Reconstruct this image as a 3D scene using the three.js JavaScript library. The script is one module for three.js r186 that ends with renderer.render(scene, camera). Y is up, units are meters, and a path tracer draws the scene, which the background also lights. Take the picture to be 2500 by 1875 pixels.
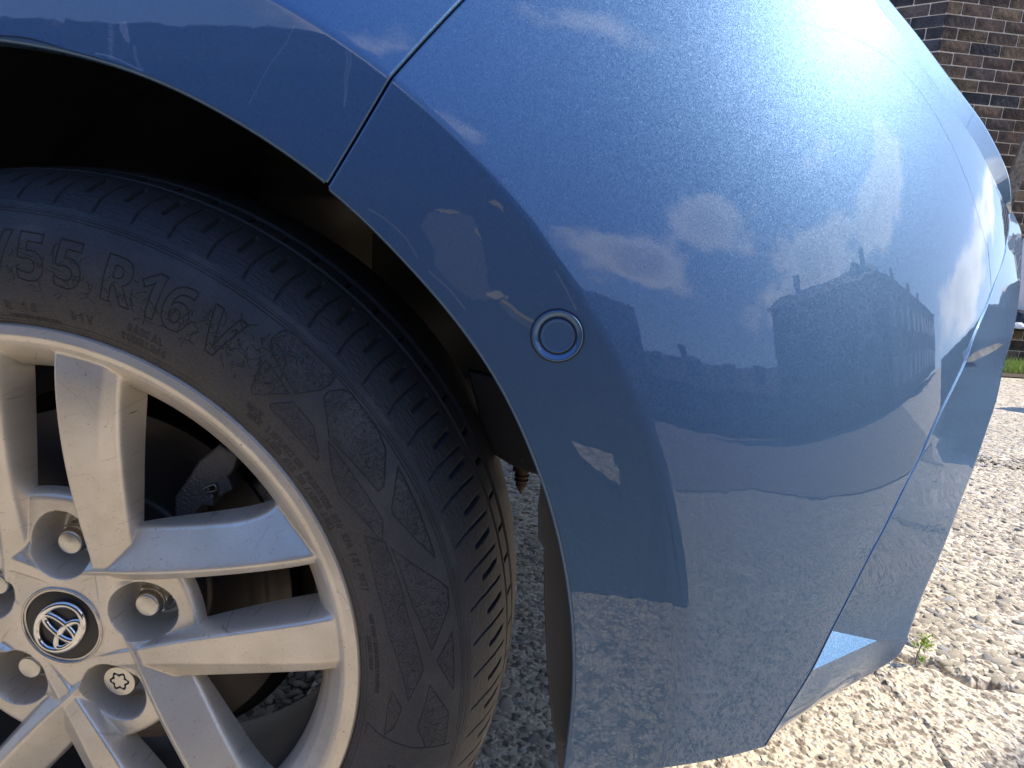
import * as THREE from 'three';
import { mergeGeometries } from 'three/addons/utils/BufferGeometryUtils.js';

// ---------------------------------------------------------------- camera, sky, sun, exposure
const HY = 0.305;                       // height of the wheel hub above the drive
const PXW = 2500, PXH = 1875, FPX = 1898.78;
const scene = new THREE.Scene();
const camera = new THREE.PerspectiveCamera(2 * Math.atan(PXH / 2 / FPX) * 180 / Math.PI, 4 / 3, 0.02, 400);
camera.rotation.order = 'YXZ';
camera.rotation.set(-0.2483728, 0.0640895, 0.0634739);
camera.position.set(0.33015, 0.31334 + HY, 0.433616);
camera.updateMatrixWorld();
const renderer = new THREE.WebGLRenderer({ antialias: true });
renderer.toneMapping = THREE.LinearToneMapping;
renderer.toneMappingExposure = 1.6;
renderer.shadowMap.enabled = true;
const SUN = new THREE.Vector3(0.721, 0.670, -0.177).normalize();
const sun = new THREE.DirectionalLight(new THREE.Color().setRGB(1, 0.92, 0.78), 4.8);
sun.position.copy(SUN).multiplyScalar(40); sun.castShadow = true;
Object.assign(sun.shadow.camera, { left: -12, right: 12, top: 12, bottom: -12, near: 1, far: 90 });
sun.shadow.mapSize.set(2048, 2048);
scene.add(sun);

// ---------------------------------------------------------------- numbers, noise
let seedState = 1234567;
const rnd = () => { seedState |= 0; seedState = seedState + 0x6D2B79F5 | 0; let t = Math.imul(seedState ^ seedState >>> 15, 1 | seedState); t = t + Math.imul(t ^ t >>> 7, 61 | t) ^ t; return ((t ^ t >>> 14) >>> 0) / 4294967296; };
const clamp = (x, a = 0, b = 1) => Math.min(b, Math.max(a, x));
const lerp = (a, b, t) => a + (b - a) * t;
const smooth = (a, b, x) => { const t = clamp((x - a) / (b - a)); return t * t * (3 - 2 * t); };
const hash3 = (x, y, z) => { let h = Math.imul(x, 374761393) + Math.imul(y, 668265263) + Math.imul(z, 2147483647 ^ 0x5bd1e995); h = Math.imul(h ^ h >>> 13, 1274126177); return ((h ^ h >>> 16) >>> 0) / 4294967296; };
function noise3(x, y, z) {
  const xi = Math.floor(x), yi = Math.floor(y), zi = Math.floor(z); let fx = x - xi, fy = y - yi, fz = z - zi;
  fx = fx * fx * (3 - 2 * fx); fy = fy * fy * (3 - 2 * fy); fz = fz * fz * (3 - 2 * fz);
  const c = (a, b, d) => hash3(xi + a, yi + b, zi + d);
  return lerp(lerp(lerp(c(0, 0, 0), c(1, 0, 0), fx), lerp(c(0, 1, 0), c(1, 1, 0), fx), fy), lerp(lerp(c(0, 0, 1), c(1, 0, 1), fx), lerp(c(0, 1, 1), c(1, 1, 1), fx), fy), fz);
}
const fbm = (x, y, z, n = 4) => { let s = 0, a = 0.5, t = 0; for (let i = 0; i < n; i++) { s += a * noise3(x, y, z); t += a; a *= 0.5; x = x * 2.03 + 17.1; y = y * 2.03 + 3.7; z = z * 2.03 + 9.2; } return s / t; };
function hash2w(x, y, w, s) { return hash3(((x % w) + w) % w, ((y % w) + w) % w, s); }
function noiseTile(x, y, w, s) { const xi = Math.floor(x), yi = Math.floor(y); let fx = x - xi, fy = y - yi; fx = fx * fx * (3 - 2 * fx); fy = fy * fy * (3 - 2 * fy); return lerp(lerp(hash2w(xi, yi, w, s), hash2w(xi + 1, yi, w, s), fx), lerp(hash2w(xi, yi + 1, w, s), hash2w(xi + 1, yi + 1, w, s), fx), fy); }
const fbmTile = (u, v, w, s, n = 4) => { let r = 0, a = 0.5, t = 0; for (let i = 0; i < n; i++) { r += a * noiseTile(u * w, v * w, w, s + i); t += a; a *= 0.5; w *= 2; } return r / t; };
// worley distance on a wrapped square with w cells a side: [nearest, second nearest, id]
function worleyTile(u, v, w, s) {
  const x = u * w, y = v * w, xi = Math.floor(x), yi = Math.floor(y); let d1 = 9, d2 = 9, id = 0;
  for (let j = -1; j < 2; j++) for (let i = -1; i < 2; i++) { const px = xi + i + hash2w(xi + i, yi + j, w, s), py = yi + j + hash2w(xi + i, yi + j, w, s + 1), d = Math.hypot(px - x, py - y); if (d < d1) { d2 = d1; d1 = d; id = hash2w(xi + i, yi + j, w, s + 2); } else if (d < d2) d2 = d; }
  return [d1, d2, id];
}

// ---------------------------------------------------------------- the sky (air and fair-weather clouds)
const azel = (az, el) => { const a = az * Math.PI / 180, e = el * Math.PI / 180; return [Math.sin(a) * Math.cos(e), Math.sin(e), Math.cos(a) * Math.cos(e)]; };
{
  const W = 2048, H = 1024, data = new Float32Array(W * H * 4);
  // cumulus banks: azimuth, elevation, radii in degrees, strength
  const banks = [[68, 20, 15, 6, 0.46], [90, 21, 8, 5, 0.34], [30, 20, 13, 6, 0.38], [48, 28, 10, 4, 0.36], [76, 31, 12, 3, 0.28], [99, 26, 8, 5, 0.42], [20, 33, 8, 5, 0.27], [140, 8, 14, 6, 0.36], [118, 4, 10, 4, 0.34], [160, 14, 16, 6, 0.3], [52, 53, 15, 7, 0.28], [42, 6, 10, 3, 0.3], [-20, 16, 26, 9, 0.32], [-70, 14, 24, 8, 0.3], [-130, 16, 26, 9, 0.3], [-160, 26, 16, 7, 0.26], [10, 50, 10, 6, 0.10], [-60, 44, 16, 8, 0.22], [-110, 60, 20, 10, 0.2], [200, 45, 20, 8, 0.2]]
    .map(([a, e, ra, re, s]) => ({ a, e, ra, re, s }));
  for (let j = 0; j < H; j++) {
    const el = ((j + 0.5) / H - 0.5) * Math.PI, y = Math.sin(el), eld = el * 180 / Math.PI;
    for (let i = 0; i < W; i++) {
      const ph = ((i + 0.5) / W - 0.5) * 2 * Math.PI, x = Math.cos(ph) * Math.cos(el), z = Math.sin(ph) * Math.cos(el), o = (j * W + i) * 4;
      const up = Math.max(y, 0), t = Math.pow(1 - up, 3.2);
      let r = lerp(0.10, 0.60, t), g = lerp(0.245, 0.80, t), b = lerp(0.66, 1.12, t);
      const cs = x * SUN.x + y * SUN.y + z * SUN.z, glow = Math.pow(Math.max(cs, 0), 40) * 0.5 + Math.pow(Math.max(cs, 0), 6) * 0.12;
      r += glow; g += glow * 0.97; b += glow * 0.9;
      if (y > -0.02) {
        const azd = Math.atan2(x, z) * 180 / Math.PI; let cover = 0;
        for (const k of banks) { let da = azd - k.a; da = (da + 540) % 360 - 180; da *= Math.cos(el); const q = (da / k.ra) ** 2 + ((eld - k.e) / k.re) ** 2; if (q < 6) cover += k.s * Math.exp(-q); }
        const n = fbm(x * 6 + 40, y * 9 + 3, z * 6 + 11, 6), n2 = fbm(x * 2.2 + 9, y * 3, z * 2.2 + 4, 3);
        const d = n + (n2 - 0.5) * 0.25 + cover - 0.70, m = smooth(0.0, 0.20, d) * 0.88;
        const body = clamp(1.20 - smooth(0.1, 0.45, d) * 0.45 + (fbm(x * 14, y * 18, z * 14, 3) - 0.5) * 0.35, 0.5, 1.4);
        r = lerp(r, body * 1.02, m); g = lerp(g, body * 1.03, m); b = lerp(b, body * 1.07, m);
      }
      data[o] = r; data[o + 1] = g; data[o + 2] = b; data[o + 3] = 1;
    }
  }
  const sky = new THREE.DataTexture(data, W, H, THREE.RGBAFormat, THREE.FloatType);
  sky.mapping = THREE.EquirectangularReflectionMapping; sky.magFilter = THREE.LinearFilter; sky.needsUpdate = true;
  scene.background = sky; scene.environment = sky;
}

// ---------------------------------------------------------------- from a pixel of the photograph to a ray, and on to the thing it meets
const EYE = camera.position.clone(), EYEH = new THREE.Vector3(EYE.x, EYE.y - HY, EYE.z);
function pixelRay(u, v) { return new THREE.Vector3((u - PXW / 2) / FPX, -(v - PXH / 2) / FPX, -1).applyQuaternion(camera.quaternion).normalize(); }
const onPlaneZ = (u, v, z) => { const d = pixelRay(u, v); return EYEH.clone().addScaledVector(d, (z - EYEH.z) / d.z); };       // in hub axes
const onLip = (u, v) => { const d = pixelRay(u, v); return EYEH.clone().addScaledVector(d, (0.030 - 0.05 * EYEH.y - EYEH.z) / (d.z + 0.05 * d.y)); };
const onGround = (u, v, y = 0) => { const d = pixelRay(u, v); return EYE.clone().addScaledVector(d, (y - EYE.y) / d.y); };
const polar = (p) => [Math.atan2(p.y, p.x) * 180 / Math.PI, Math.hypot(p.x, p.y)];

// ---------------------------------------------------------------- geometry helpers
function grid(nu, nv, fn, { uv, uv1, wrapU = false } = {}) {
  const P = new Float32Array((nu + 1) * (nv + 1) * 3), U = new Float32Array((nu + 1) * (nv + 1) * 2), U1 = uv1 ? new Float32Array(U.length) : null, I = [];
  for (let j = 0; j <= nv; j++) for (let i = 0; i <= nu; i++) {
    const k = j * (nu + 1) + i, q = fn(i / nu, j / nv), [x, y, z] = q.isVector3 ? [q.x, q.y, q.z] : q; P.set([x, y, z], k * 3);
    U.set(uv ? uv(i / nu, j / nv, x, y, z) : [x - z * 0.7, y], k * 2); if (uv1) U1.set(uv1(i / nu, j / nv, x, y, z), k * 2);
    if (i < nu && j < nv) I.push(k, k + 1, k + nu + 2, k, k + nu + 2, k + nu + 1);
  }
  const g = new THREE.BufferGeometry(); g.setAttribute('position', new THREE.BufferAttribute(P, 3)); g.setAttribute('uv', new THREE.BufferAttribute(U, 2)); if (U1) g.setAttribute('uv1', new THREE.BufferAttribute(U1, 2));
  g.setIndex(I); g.computeVertexNormals();
  if (wrapU) { const N = g.attributes.normal; for (let j = 0; j <= nv; j++) { const a = j * (nu + 1), b = a + nu, v = new THREE.Vector3(N.getX(a) + N.getX(b), N.getY(a) + N.getY(b), N.getZ(a) + N.getZ(b)).normalize(); N.setXYZ(a, v.x, v.y, v.z); N.setXYZ(b, v.x, v.y, v.z); } }
  return g;
}
const flip = (g) => { const i = g.index.array; for (let k = 0; k < i.length; k += 3) { const t = i[k]; i[k] = i[k + 1]; i[k + 1] = t; } g.computeVertexNormals(); return g; };
const plain = (g) => { const k = g.index ? g.toNonIndexed() : g.clone(); for (const n of Object.keys(k.attributes)) if (!['position', 'normal', 'uv'].includes(n)) k.deleteAttribute(n); return k; };
const merge = (list) => mergeGeometries(list.map(plain), false);
const lathe = (pts, n = 96, a0 = 0, a1 = 2 * Math.PI) => new THREE.LatheGeometry(pts.map(([r, z]) => new THREE.Vector2(r, z)), n, a0, a1).rotateX(Math.PI / 2);   // turned about z
function curveThrough(pts) { const c = new THREE.CatmullRomCurve3(pts, false, 'centripetal'); return (t) => c.getPointAt(clamp(t)); }
function polyline(pts) { const L = [0]; for (let i = 1; i < pts.length; i++) L.push(L[i - 1] + pts[i].distanceTo(pts[i - 1])); const T = L[L.length - 1]; return (t) => { const s = clamp(t) * T; let i = 1; while (i < pts.length - 1 && L[i] < s) i++; return pts[i - 1].clone().lerp(pts[i], (s - L[i - 1]) / (L[i] - L[i - 1] || 1)); }; }
const smoothTable = (pts) => (x) => { // Catmull-Rom through the knots
  const n = pts.length; if (x <= pts[0][0]) return pts[0][1] + (x - pts[0][0]) * (pts[1][1] - pts[0][1]) / (pts[1][0] - pts[0][0]); if (x >= pts[n - 1][0]) return pts[n - 1][1] + (x - pts[n - 1][0]) * (pts[n - 1][1] - pts[n - 2][1]) / (pts[n - 1][0] - pts[n - 2][0]);
  let i = 1; while (x > pts[i][0]) i++; const [x0, y0] = pts[i - 1], [x1, y1] = pts[i], hh = x1 - x0, sl = (a, b) => (pts[b][1] - pts[a][1]) / (pts[b][0] - pts[a][0]), m0 = sl(Math.max(0, i - 2), i) * hh, m1 = sl(i - 1, Math.min(n - 1, i + 1)) * hh, t = (x - x0) / hh, t2 = t * t, t3 = t2 * t;
  return (2 * t3 - 3 * t2 + 1) * y0 + (t3 - 2 * t2 + t) * m0 + (3 * t2 - 2 * t3) * y1 + (t3 - t2) * m1; };
const table = (pts) => (x) => { if (x <= pts[0][0]) return pts[0][1]; for (let i = 1; i < pts.length; i++) if (x <= pts[i][0]) { const t = (x - pts[i - 1][0]) / (pts[i][0] - pts[i - 1][0]); return lerp(pts[i - 1][1], pts[i][1], t); } return pts[pts.length - 1][1]; };
// a rounded edge: quarter round of radius r, then a flange of length f; pts with outward direction e and surface normal n
function edgeRoll(pts, e, n, r, f, k = 5) {
  return grid(pts.length - 1, k + 1, (u, v) => { const i = Math.round(u * (pts.length - 1)), a = Math.min(v * (k + 1) / k, 1) * Math.PI / 2, q = pts[i].clone().addScaledVector(e[i], r * Math.sin(a)).addScaledVector(n[i], -r * (1 - Math.cos(a))); if (v > k / (k + 1) + 1e-6) q.addScaledVector(n[i], -f); return q; });
}
const shade = (o) => { o.traverse((c) => { if (c.isMesh) { c.castShadow = true; c.receiveShadow = true; } }); return o; };
const taken = {};
const numbered = (name) => { const n = taken[name] = (taken[name] ?? -1) + 1; return n ? `${name}_${String(n).padStart(3, '0')}` : name; };
function mesh(name, geometry, material, parent) { const m = new THREE.Mesh(geometry, material); m.name = name; m.castShadow = m.receiveShadow = true; parent.add(m); return m; }
function thing(name, label, category, group, at = [0, 0, 0]) { const g = new THREE.Group(); g.name = numbered(name); g.position.set(...at); g.userData = { label, category }; if (group) g.userData.group = group; scene.add(g); return g; }
function structure(name, geometry, material, label) { const m = mesh(numbered(name), geometry, material, scene); m.userData = { kind: 'structure', label, category: name.split('_')[0] }; return m; }
const tex = (canvasOrData, srgb, repeat) => { const t = canvasOrData; t.wrapS = t.wrapT = THREE.RepeatWrapping; t.magFilter = THREE.LinearFilter; if (srgb) t.colorSpace = THREE.SRGBColorSpace; if (repeat) t.repeat.set(...repeat); t.needsUpdate = true; return t; };
function dataTex(n, m, fn, srgb, repeat) { const d = new Uint8Array(n * m * 4); for (let j = 0; j < m; j++) for (let i = 0; i < n; i++) { const c = fn((i + 0.5) / n, (j + 0.5) / m, i, j), o = (j * n + i) * 4; d[o] = clamp(c[0]) * 255; d[o + 1] = clamp(c[1]) * 255; d[o + 2] = clamp(c[2]) * 255; d[o + 3] = 255; } return tex(new THREE.DataTexture(d, n, m), srgb, repeat); }
const std = (o) => new THREE.MeshStandardMaterial({ side: THREE.DoubleSide, ...o });
const rgb = (r, g, b) => new THREE.Color().setRGB(r, g, b);

// ---------------------------------------------------------------- paint: metal flake under clear lacquer
const flake = dataTex(512, 512, () => { const a = rnd() * 6.283, m = Math.sqrt(-2 * Math.log(1 - rnd() * 0.999)) * 0.085; return [0.5 + 0.5 * m * Math.cos(a), 0.5 + 0.5 * m * Math.sin(a), 0.5 + 0.5 * Math.sqrt(Math.max(0.05, 1 - m * m))]; }, false, [1 / 0.15, 1 / 0.15]);
const PAINT = rgb(0.088, 0.168, 0.292);
const paintProps = { side: THREE.DoubleSide, metalness: 1.0, roughness: 0.56, clearcoat: 1, clearcoatRoughness: 0.012, normalMap: flake, normalScale: new THREE.Vector2(1, 1) };
const paint = new THREE.MeshPhysicalMaterial({ ...paintProps, color: PAINT });
const blackPlastic = std({ color: rgb(0.018, 0.018, 0.019), roughness: 0.62 });
const sealant = std({ color: rgb(0.035, 0.034, 0.033), roughness: 0.9 });

// ================================================================ the car (hub axes: x along the car, y up, z out of its side)
const car = thing('car', 'blue metallic car parked on the drive, one silver wheel showing', 'car');
const body = (name, geometry, material, parent = car) => mesh(name, parent === car ? geometry.translate(0, HY, 0) : geometry, material, parent);
const inBody = (name, geometry, material, parent) => mesh(name, geometry.translate(0, HY, 0), material, parent);   // sub-part of a part that sits at the car's own origin

// the side surface z(x, y): one smooth sheet from the wing round the bumper corner
const ZC = [0.0177266, -0.0366276, -0.0374367, -0.0177003, -0.0090701, 0.0035662, -0.0578262, -0.038939, -0.0296199, 0.0190273, 0.0057823, -0.0845416, 0.0322966, -0.0146943, -0.0084662, -0.0560307, -0.0013665, -0.0013015, -0.0047198, -0.0081103, 0.0109279];
function sheetRaw(x, y) { const u = (x - 0.42) / 0.25, v = (y - 0.15) / 0.3; let s = 0, k = 0; for (let i = 0, a = 1; i < 6; i++, a *= u) for (let j = 0, b = a; j < 6 - i; j++, b *= v) s += ZC[k++] * b; return s; }
function sheet(x, y) { if (x > 0.17) return sheetRaw(x, y); const L = 0.12, z0 = sheetRaw(0.17, y), zx = (sheetRaw(0.171, y) - z0) / 0.001; return z0 - zx * L * (1 - Math.exp((x - 0.17) / L)); }
const onSheetXY = (x, y) => new THREE.Vector3(x, y, sheet(x, y));
const sheetNormal = (x, y, h = 1e-4) => new THREE.Vector3(-(sheet(x + h, y) - sheet(x - h, y)) / (2 * h), -(sheet(x, y + h) - sheet(x, y - h)) / (2 * h), 1).normalize();
function onSheet(u, v) {
  const d = pixelRay(u, v); let t = 0.42;
  for (let i = 0; i < 40; i++) { const P = EYEH.clone().addScaledVector(d, t), n = sheetNormal(P.x, P.y), F = (P.z - sheet(P.x, P.y)) * n.z; let s = d.dot(n); if (s > -0.12) s = -0.12; t = clamp(t - clamp(F / s, -0.03, 0.03), 0.25, 1.1); }
  return { p: EYEH.clone().addScaledVector(d, t), t, d };
}
const DEG = Math.PI / 180;
const lipZ = (y) => 0.030 - 0.05 * y;
const polarLip = (th, r) => { const x = r * Math.cos(th * DEG), y = r * Math.sin(th * DEG); return new THREE.Vector3(x, y, lipZ(y)); };
const LIPN = new THREE.Vector3(0, 0.05, 1).normalize();
const mirrored = (f) => (th) => f(th > 90 ? 180 - th : th);
const rWing = mirrored(smoothTable([[-6, 0.3535], [0, 0.3535], [30, 0.360], [57, 0.3675], [64, 0.3693], [75, 0.3725], [90, 0.3740]]));
const rBump = smoothTable([[-6, 0.3532], [0, 0.3533], [13, 0.3562], [26, 0.3600], [36, 0.3628], [48, 0.3634], [57.5, 0.3660]]);
const rB = mirrored(smoothTable([[-6, 0.4105], [0, 0.4123], [4.6, 0.4140], [9, 0.4160], [13, 0.4185], [19, 0.4200], [24, 0.4225], [32, 0.4240], [40, 0.4253], [49, 0.4275], [58, 0.4305], [67, 0.4325], [90, 0.4340]]));
// the seam between wing and bumper
const seamA = polar(onLip(806, 441)), seamB = polar(onLip(955, 190)), seamT = polar(onSheet(1130, 0).p);
const seamTheta = table([[seamA[1], seamA[0]], [seamB[1], seamB[0]], [seamT[1], seamT[0]], [0.75, seamT[0] + (seamT[0] - seamB[0]) / (seamT[1] - seamB[1]) * (0.75 - seamT[1])]]);
const GAP = 0.0019;                                         // half of the seam, to the start of its rounded edges
const peel = (g, amp = 0.0026, f = 260) => { const P = g.attributes.position, N = g.attributes.normal; for (let i = 0; i < P.count; i++) { const x = P.getX(i) * f, y = P.getY(i) * f, z = P.getZ(i) * f, v = new THREE.Vector3(N.getX(i) + (noise3(x, y, z) - 0.5) * 2 * amp + (noise3(x * 0.23, y * 0.23, z * 0.23 + 7) - 0.5) * 2 * amp, N.getY(i) + (noise3(x + 31, y, z) - 0.5) * 2 * amp + (noise3(x * 0.23 + 5, y * 0.23, z * 0.23) - 0.5) * 2 * amp, N.getZ(i)).normalize(); N.setXYZ(i, v.x, v.y, v.z); } return g; };
const agree = (g) => { const P = g.attributes.position, N = g.attributes.normal, I = g.index.array, v = (A, i) => new THREE.Vector3(A.getX(i), A.getY(i), A.getZ(i)); let s = 0; for (let k = 0; k < I.length; k += 3 * Math.max(1, Math.floor(I.length / 300))) { const a = v(P, I[k]), n = v(P, I[k + 1]).sub(a).cross(v(P, I[k + 2]).sub(a)); s += n.dot(v(N, I[k])) > 0 ? 1 : -1; } if (s < 0) for (let k = 0; k < I.length; k += 3) { const t = I[k]; I[k] = I[k + 1]; I[k + 1] = t; } return g; };
const sheetNormals = (g) => { const P = g.attributes.position, N = g.attributes.normal; for (let i = 0; i < P.count; i++) { const x = P.getX(i), y = P.getY(i), [th, r] = polar({ x, y }), w = th > -8 ? smooth(crease(th), 0, r - rB(th)) * 0.5 : 0, n = sheetNormal(x, y).lerp(LIPN, w).normalize(); N.setXYZ(i, n.x, n.y, n.z); } return agree(g); };
// the crease between band and skin is a soft bend: normals lean towards each other near it
const crease = (th) => lerp(0.010, 0.0034, smooth(12, 34, th));
const bandNormals = (g) => { const P = g.attributes.position, N = g.attributes.normal; for (let i = 0; i < P.count; i++) { const x = P.getX(i), y = P.getY(i), [th, r] = polar({ x, y }), w = smooth(crease(th) * 0.6, 0, rB(th) - r) * 0.5, n = LIPN.clone().lerp(sheetNormal(x, y), w).normalize(); N.setXYZ(i, n.x, n.y, n.z); } return agree(g); };

// marks on the flat band round the arch: dried splashes, runs and scratches, drawn where they lie on the panel
const BAND = { t0: 100, t1: -6, r0: 0.350, r1: 0.437 };
const bandUV = (th, r) => [(BAND.t0 - th) / (BAND.t0 - BAND.t1), (r - BAND.r0) / (BAND.r1 - BAND.r0)];
function bandMaps() {
  const W = 2048, H = 256, c = document.createElement('canvas'); c.width = W; c.height = H; const x = c.getContext('2d');
  x.fillStyle = '#' + PAINT.getHexString(THREE.SRGBColorSpace); x.fillRect(0, 0, W, H);
  const at = (u, v) => { const [t, r] = polar(onLip(u, v)), [a, b] = bandUV(t, r); return [a * W, (1 - b) * H]; };
  const path = (pts) => { x.beginPath(); pts.forEach((p, i) => { const [a, b] = at(...p); i ? x.lineTo(a, b) : x.moveTo(a, b); }); };
  const z3 = (pts) => pts.map(([a, b]) => [900 + a * 0.3617, 300 + b * 0.3617]), z6 = (pts) => pts.map(([a, b]) => [a * 0.4973, b * 0.4973]);
  const rough = (pts, k = 5, n = 4) => { const o = []; for (let i = 0; i < pts.length; i++) { const a = pts[i], b = pts[(i + 1) % pts.length]; for (let j = 0; j < n; j++) o.push([lerp(a[0], b[0], j / n) + (rnd() - 0.5) * k, lerp(a[1], b[1], j / n) + (rnd() - 0.5) * k]); } return o; };
  const fill = (pts, style, k) => { path(rough(pts, k)); x.closePath(); x.fillStyle = style; x.fill(); };
  const line = (pts, style, w) => { path(pts); x.strokeStyle = style; x.lineWidth = w; x.lineCap = 'round'; x.stroke(); };
  const blob = z3([[400, 610], [350, 690], [400, 770], [450, 860], [450, 960], [520, 1050], [620, 1140], [700, 1190], [800, 1200], [860, 1160], [800, 1090], [800, 980], [770, 850], [740, 720], [690, 620], [560, 600]]);
  for (let i = 0; i < 3; i++) fill(blob, 'rgba(150,150,160,0.10)', 7);
  for (let i = 0; i < 260; i++) { const a = z3([[420 + rnd() * 360, 640 + rnd() * 520]])[0]; fill([[a[0], a[1]], [a[0] + 3 + rnd() * 4, a[1] + 2], [a[0] + 2, a[1] + 4 + rnd() * 5]], 'rgba(165,160,155,0.07)', 2); }
  const crust = 'rgba(176,166,150,0.62)', thin = 'rgba(170,165,158,0.42)';
  fill(z3([[440, 585], [520, 580], [640, 600], [560, 615], [470, 600]]), crust, 4); fill(z3([[805, 530], [850, 515], [905, 560], [912, 605], [870, 570], [830, 548]]), crust, 3);
  fill(z3([[712, 715], [728, 708], [752, 760], [768, 806], [740, 760]]), crust, 2); fill(z3([[790, 1150], [850, 1130], [900, 1140], [915, 1175], [860, 1190], [800, 1170]]), 'rgba(190,182,168,0.6)', 4); fill(z3([[920, 1160], [945, 1170], [935, 1198], [918, 1185]]), crust, 2);
  line(z3([[905, 1200], [960, 1235], [1000, 1275], [1060, 1315], [1112, 1340]]), crust, 5); line(z3([[900, 1210], [980, 1300], [1090, 1370]]), 'rgba(165,160,150,0.22)', 10);
  line(z3([[0, 580], [100, 640], [160, 690], [220, 745], [260, 790], [330, 912]]), thin, 2); line(z3([[405, 1000], [450, 1040], [520, 1100], [580, 1165], [650, 1256]]), thin, 2.4); line(z3([[1260, 1000], [1330, 1120], [1400, 1260]]), 'rgba(190,190,190,0.25)', 3);
  fill(z6([[585, 110], [622, 104], [628, 150], [640, 205], [628, 212], [606, 185], [590, 150]]), 'rgba(140,150,172,0.75)', 3);
  for (let i = 0; i < 26; i++) { const y = 110 + i * 7; fill(z6([[520 + rnd() * 14, y], [552 + rnd() * 16, y + 3], [540 + rnd() * 14, y + 12]]), 'rgba(150,160,180,0.34)', 3); }
  line(z6([[660, 230], [665, 280], [680, 320], [700, 345]]), 'rgba(140,152,178,0.4)', 5); line(z6([[470, 262], [540, 275], [620, 310], [690, 345]]), 'rgba(190,195,205,0.4)', 2.5);
  line(z6([[1445, 130], [1400, 220], [1330, 310], [1280, 400], [1220, 512]]), 'rgba(150,160,180,0.42)', 1.6);
  for (const o of [0, 18]) line(z6([[1700 + o, 250], [1706 + o * 0.9, 300], [1690 + o * 0.7, 390], [1696 + o * 0.3, 450], [1690, 520]]), 'rgba(150,160,180,0.34)', 2.6);
  for (let i = 0; i < 240; i++) { const a = 20 + rnd() * (W - 40), b = rnd() * H, s = 0.5 + rnd() * 1.1; x.fillStyle = `rgba(170,170,170,${0.08 + rnd() * 0.22})`; x.beginPath(); x.arc(a, b, s, 0, 7); x.fill(); }
  const t = tex(new THREE.CanvasTexture(c), true); t.wrapS = t.wrapT = THREE.ClampToEdgeWrapping; return t;
}
const flake1 = flake.clone(); flake1.channel = 1; flake1.needsUpdate = true;
const paintBand = new THREE.MeshPhysicalMaterial({ ...paintProps, normalMap: flake1, color: 0xffffff, map: bandMaps() });
const bandPatch = (t0, t1, nu, rIn) => grid(nu, 34, (u, v) => { const s = clamp(u), th0 = t0(0.4), a = (w) => { const r = lerp(rIn(lerp(t0(0.40), t1(0.40), s)), rB(lerp(t0(0.43), t1(0.43), s)), w), th = lerp(t0(r), t1(r), s); return polarLip(th, r); }; return a(v); },
  { uv: (u, v, x, y) => bandUV(...polar({ x, y })), uv1: (u, v, x, y) => [x, y] });

// the lacquer itself: a clear glossy film a tenth of a millimetre above the colour coat
const lacquer = new THREE.MeshPhysicalMaterial({ side: THREE.DoubleSide, color: 0xffffff, transmission: 1, thickness: 0, ior: 1.30, roughness: 0, metalness: 0 });
const film = (g) => { const k = g.clone(), P = k.attributes.position, N = k.attributes.normal; for (let i = 0; i < P.count; i++) P.setXYZ(i, P.getX(i) + N.getX(i) * 0.00015, P.getY(i) + N.getY(i) * 0.00015, P.getZ(i) + N.getZ(i) * 0.00015); return k; };
// ---- wing: flat band and the panel above it
const wing = new THREE.Group(); wing.name = 'wing_panel'; wing.userData = { label: 'blue wing panel above the wheel, with dried splash marks' }; car.add(wing);
{
  const a0 = (r) => seamTheta(r) + GAP / r / DEG, a1 = () => 184;
  const bandGeo = peel(bandNormals(bandPatch(a0, a1, 520, rWing)), 0.0014); inBody('lacquer', film(bandGeo), lacquer, wing); inBody('arch_band', bandGeo, paintBand, wing);
  const out = (th) => { const c = Math.cos(th * DEG), s = Math.sin(th * DEG); return Math.min(s > 0.02 ? 0.57 / s : 9, c < -0.02 ? -1.0 / c : 9, 0.72); };
  const up = grid(420, 90, (u, v) => { const th0 = lerp(a0(0.45), 180, u), r = lerp(rB(th0), out(th0), v), th = lerp(a0(r), 180, u), x = r * Math.cos(th * DEG), y = r * Math.sin(th * DEG); const p = onSheetXY(x, y); if (v === 0) p.z = lipZ(y); return p; });
  peel(sheetNormals(up)); inBody('lacquer', film(up), lacquer, wing); inBody('outer_skin', up, paint, wing);
  // folded edges: along the arch and along the seam
  const N = 260, pts = [], e = [], n = []; for (let i = 0; i <= N; i++) { const th = lerp(a0(0.368), 184, i / N), p = polarLip(th, rWing(th)); pts.push(p); e.push(new THREE.Vector3(-p.x, -p.y, 0).normalize()); n.push(LIPN); }
  const hem = edgeRoll(pts, e, n, 0.0024, 0.012), s = [], se = [], sn = [];
  for (let i = 0; i <= 120; i++) { const r = lerp(0.367, 0.66, i / 120), th = a0(r), p = r < rB(th) ? polarLip(th, r) : onSheetXY(r * Math.cos(th * DEG), r * Math.sin(th * DEG)); s.push(p); se.push(new THREE.Vector3(Math.sin(th * DEG), -Math.cos(th * DEG), 0)); sn.push(r < rB(th) ? LIPN : sheetNormal(p.x, p.y)); }
  inBody('folded_edge', merge([hem, edgeRoll(s, se, sn, 0.0014, 0.012)]), paint, wing);
}

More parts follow.
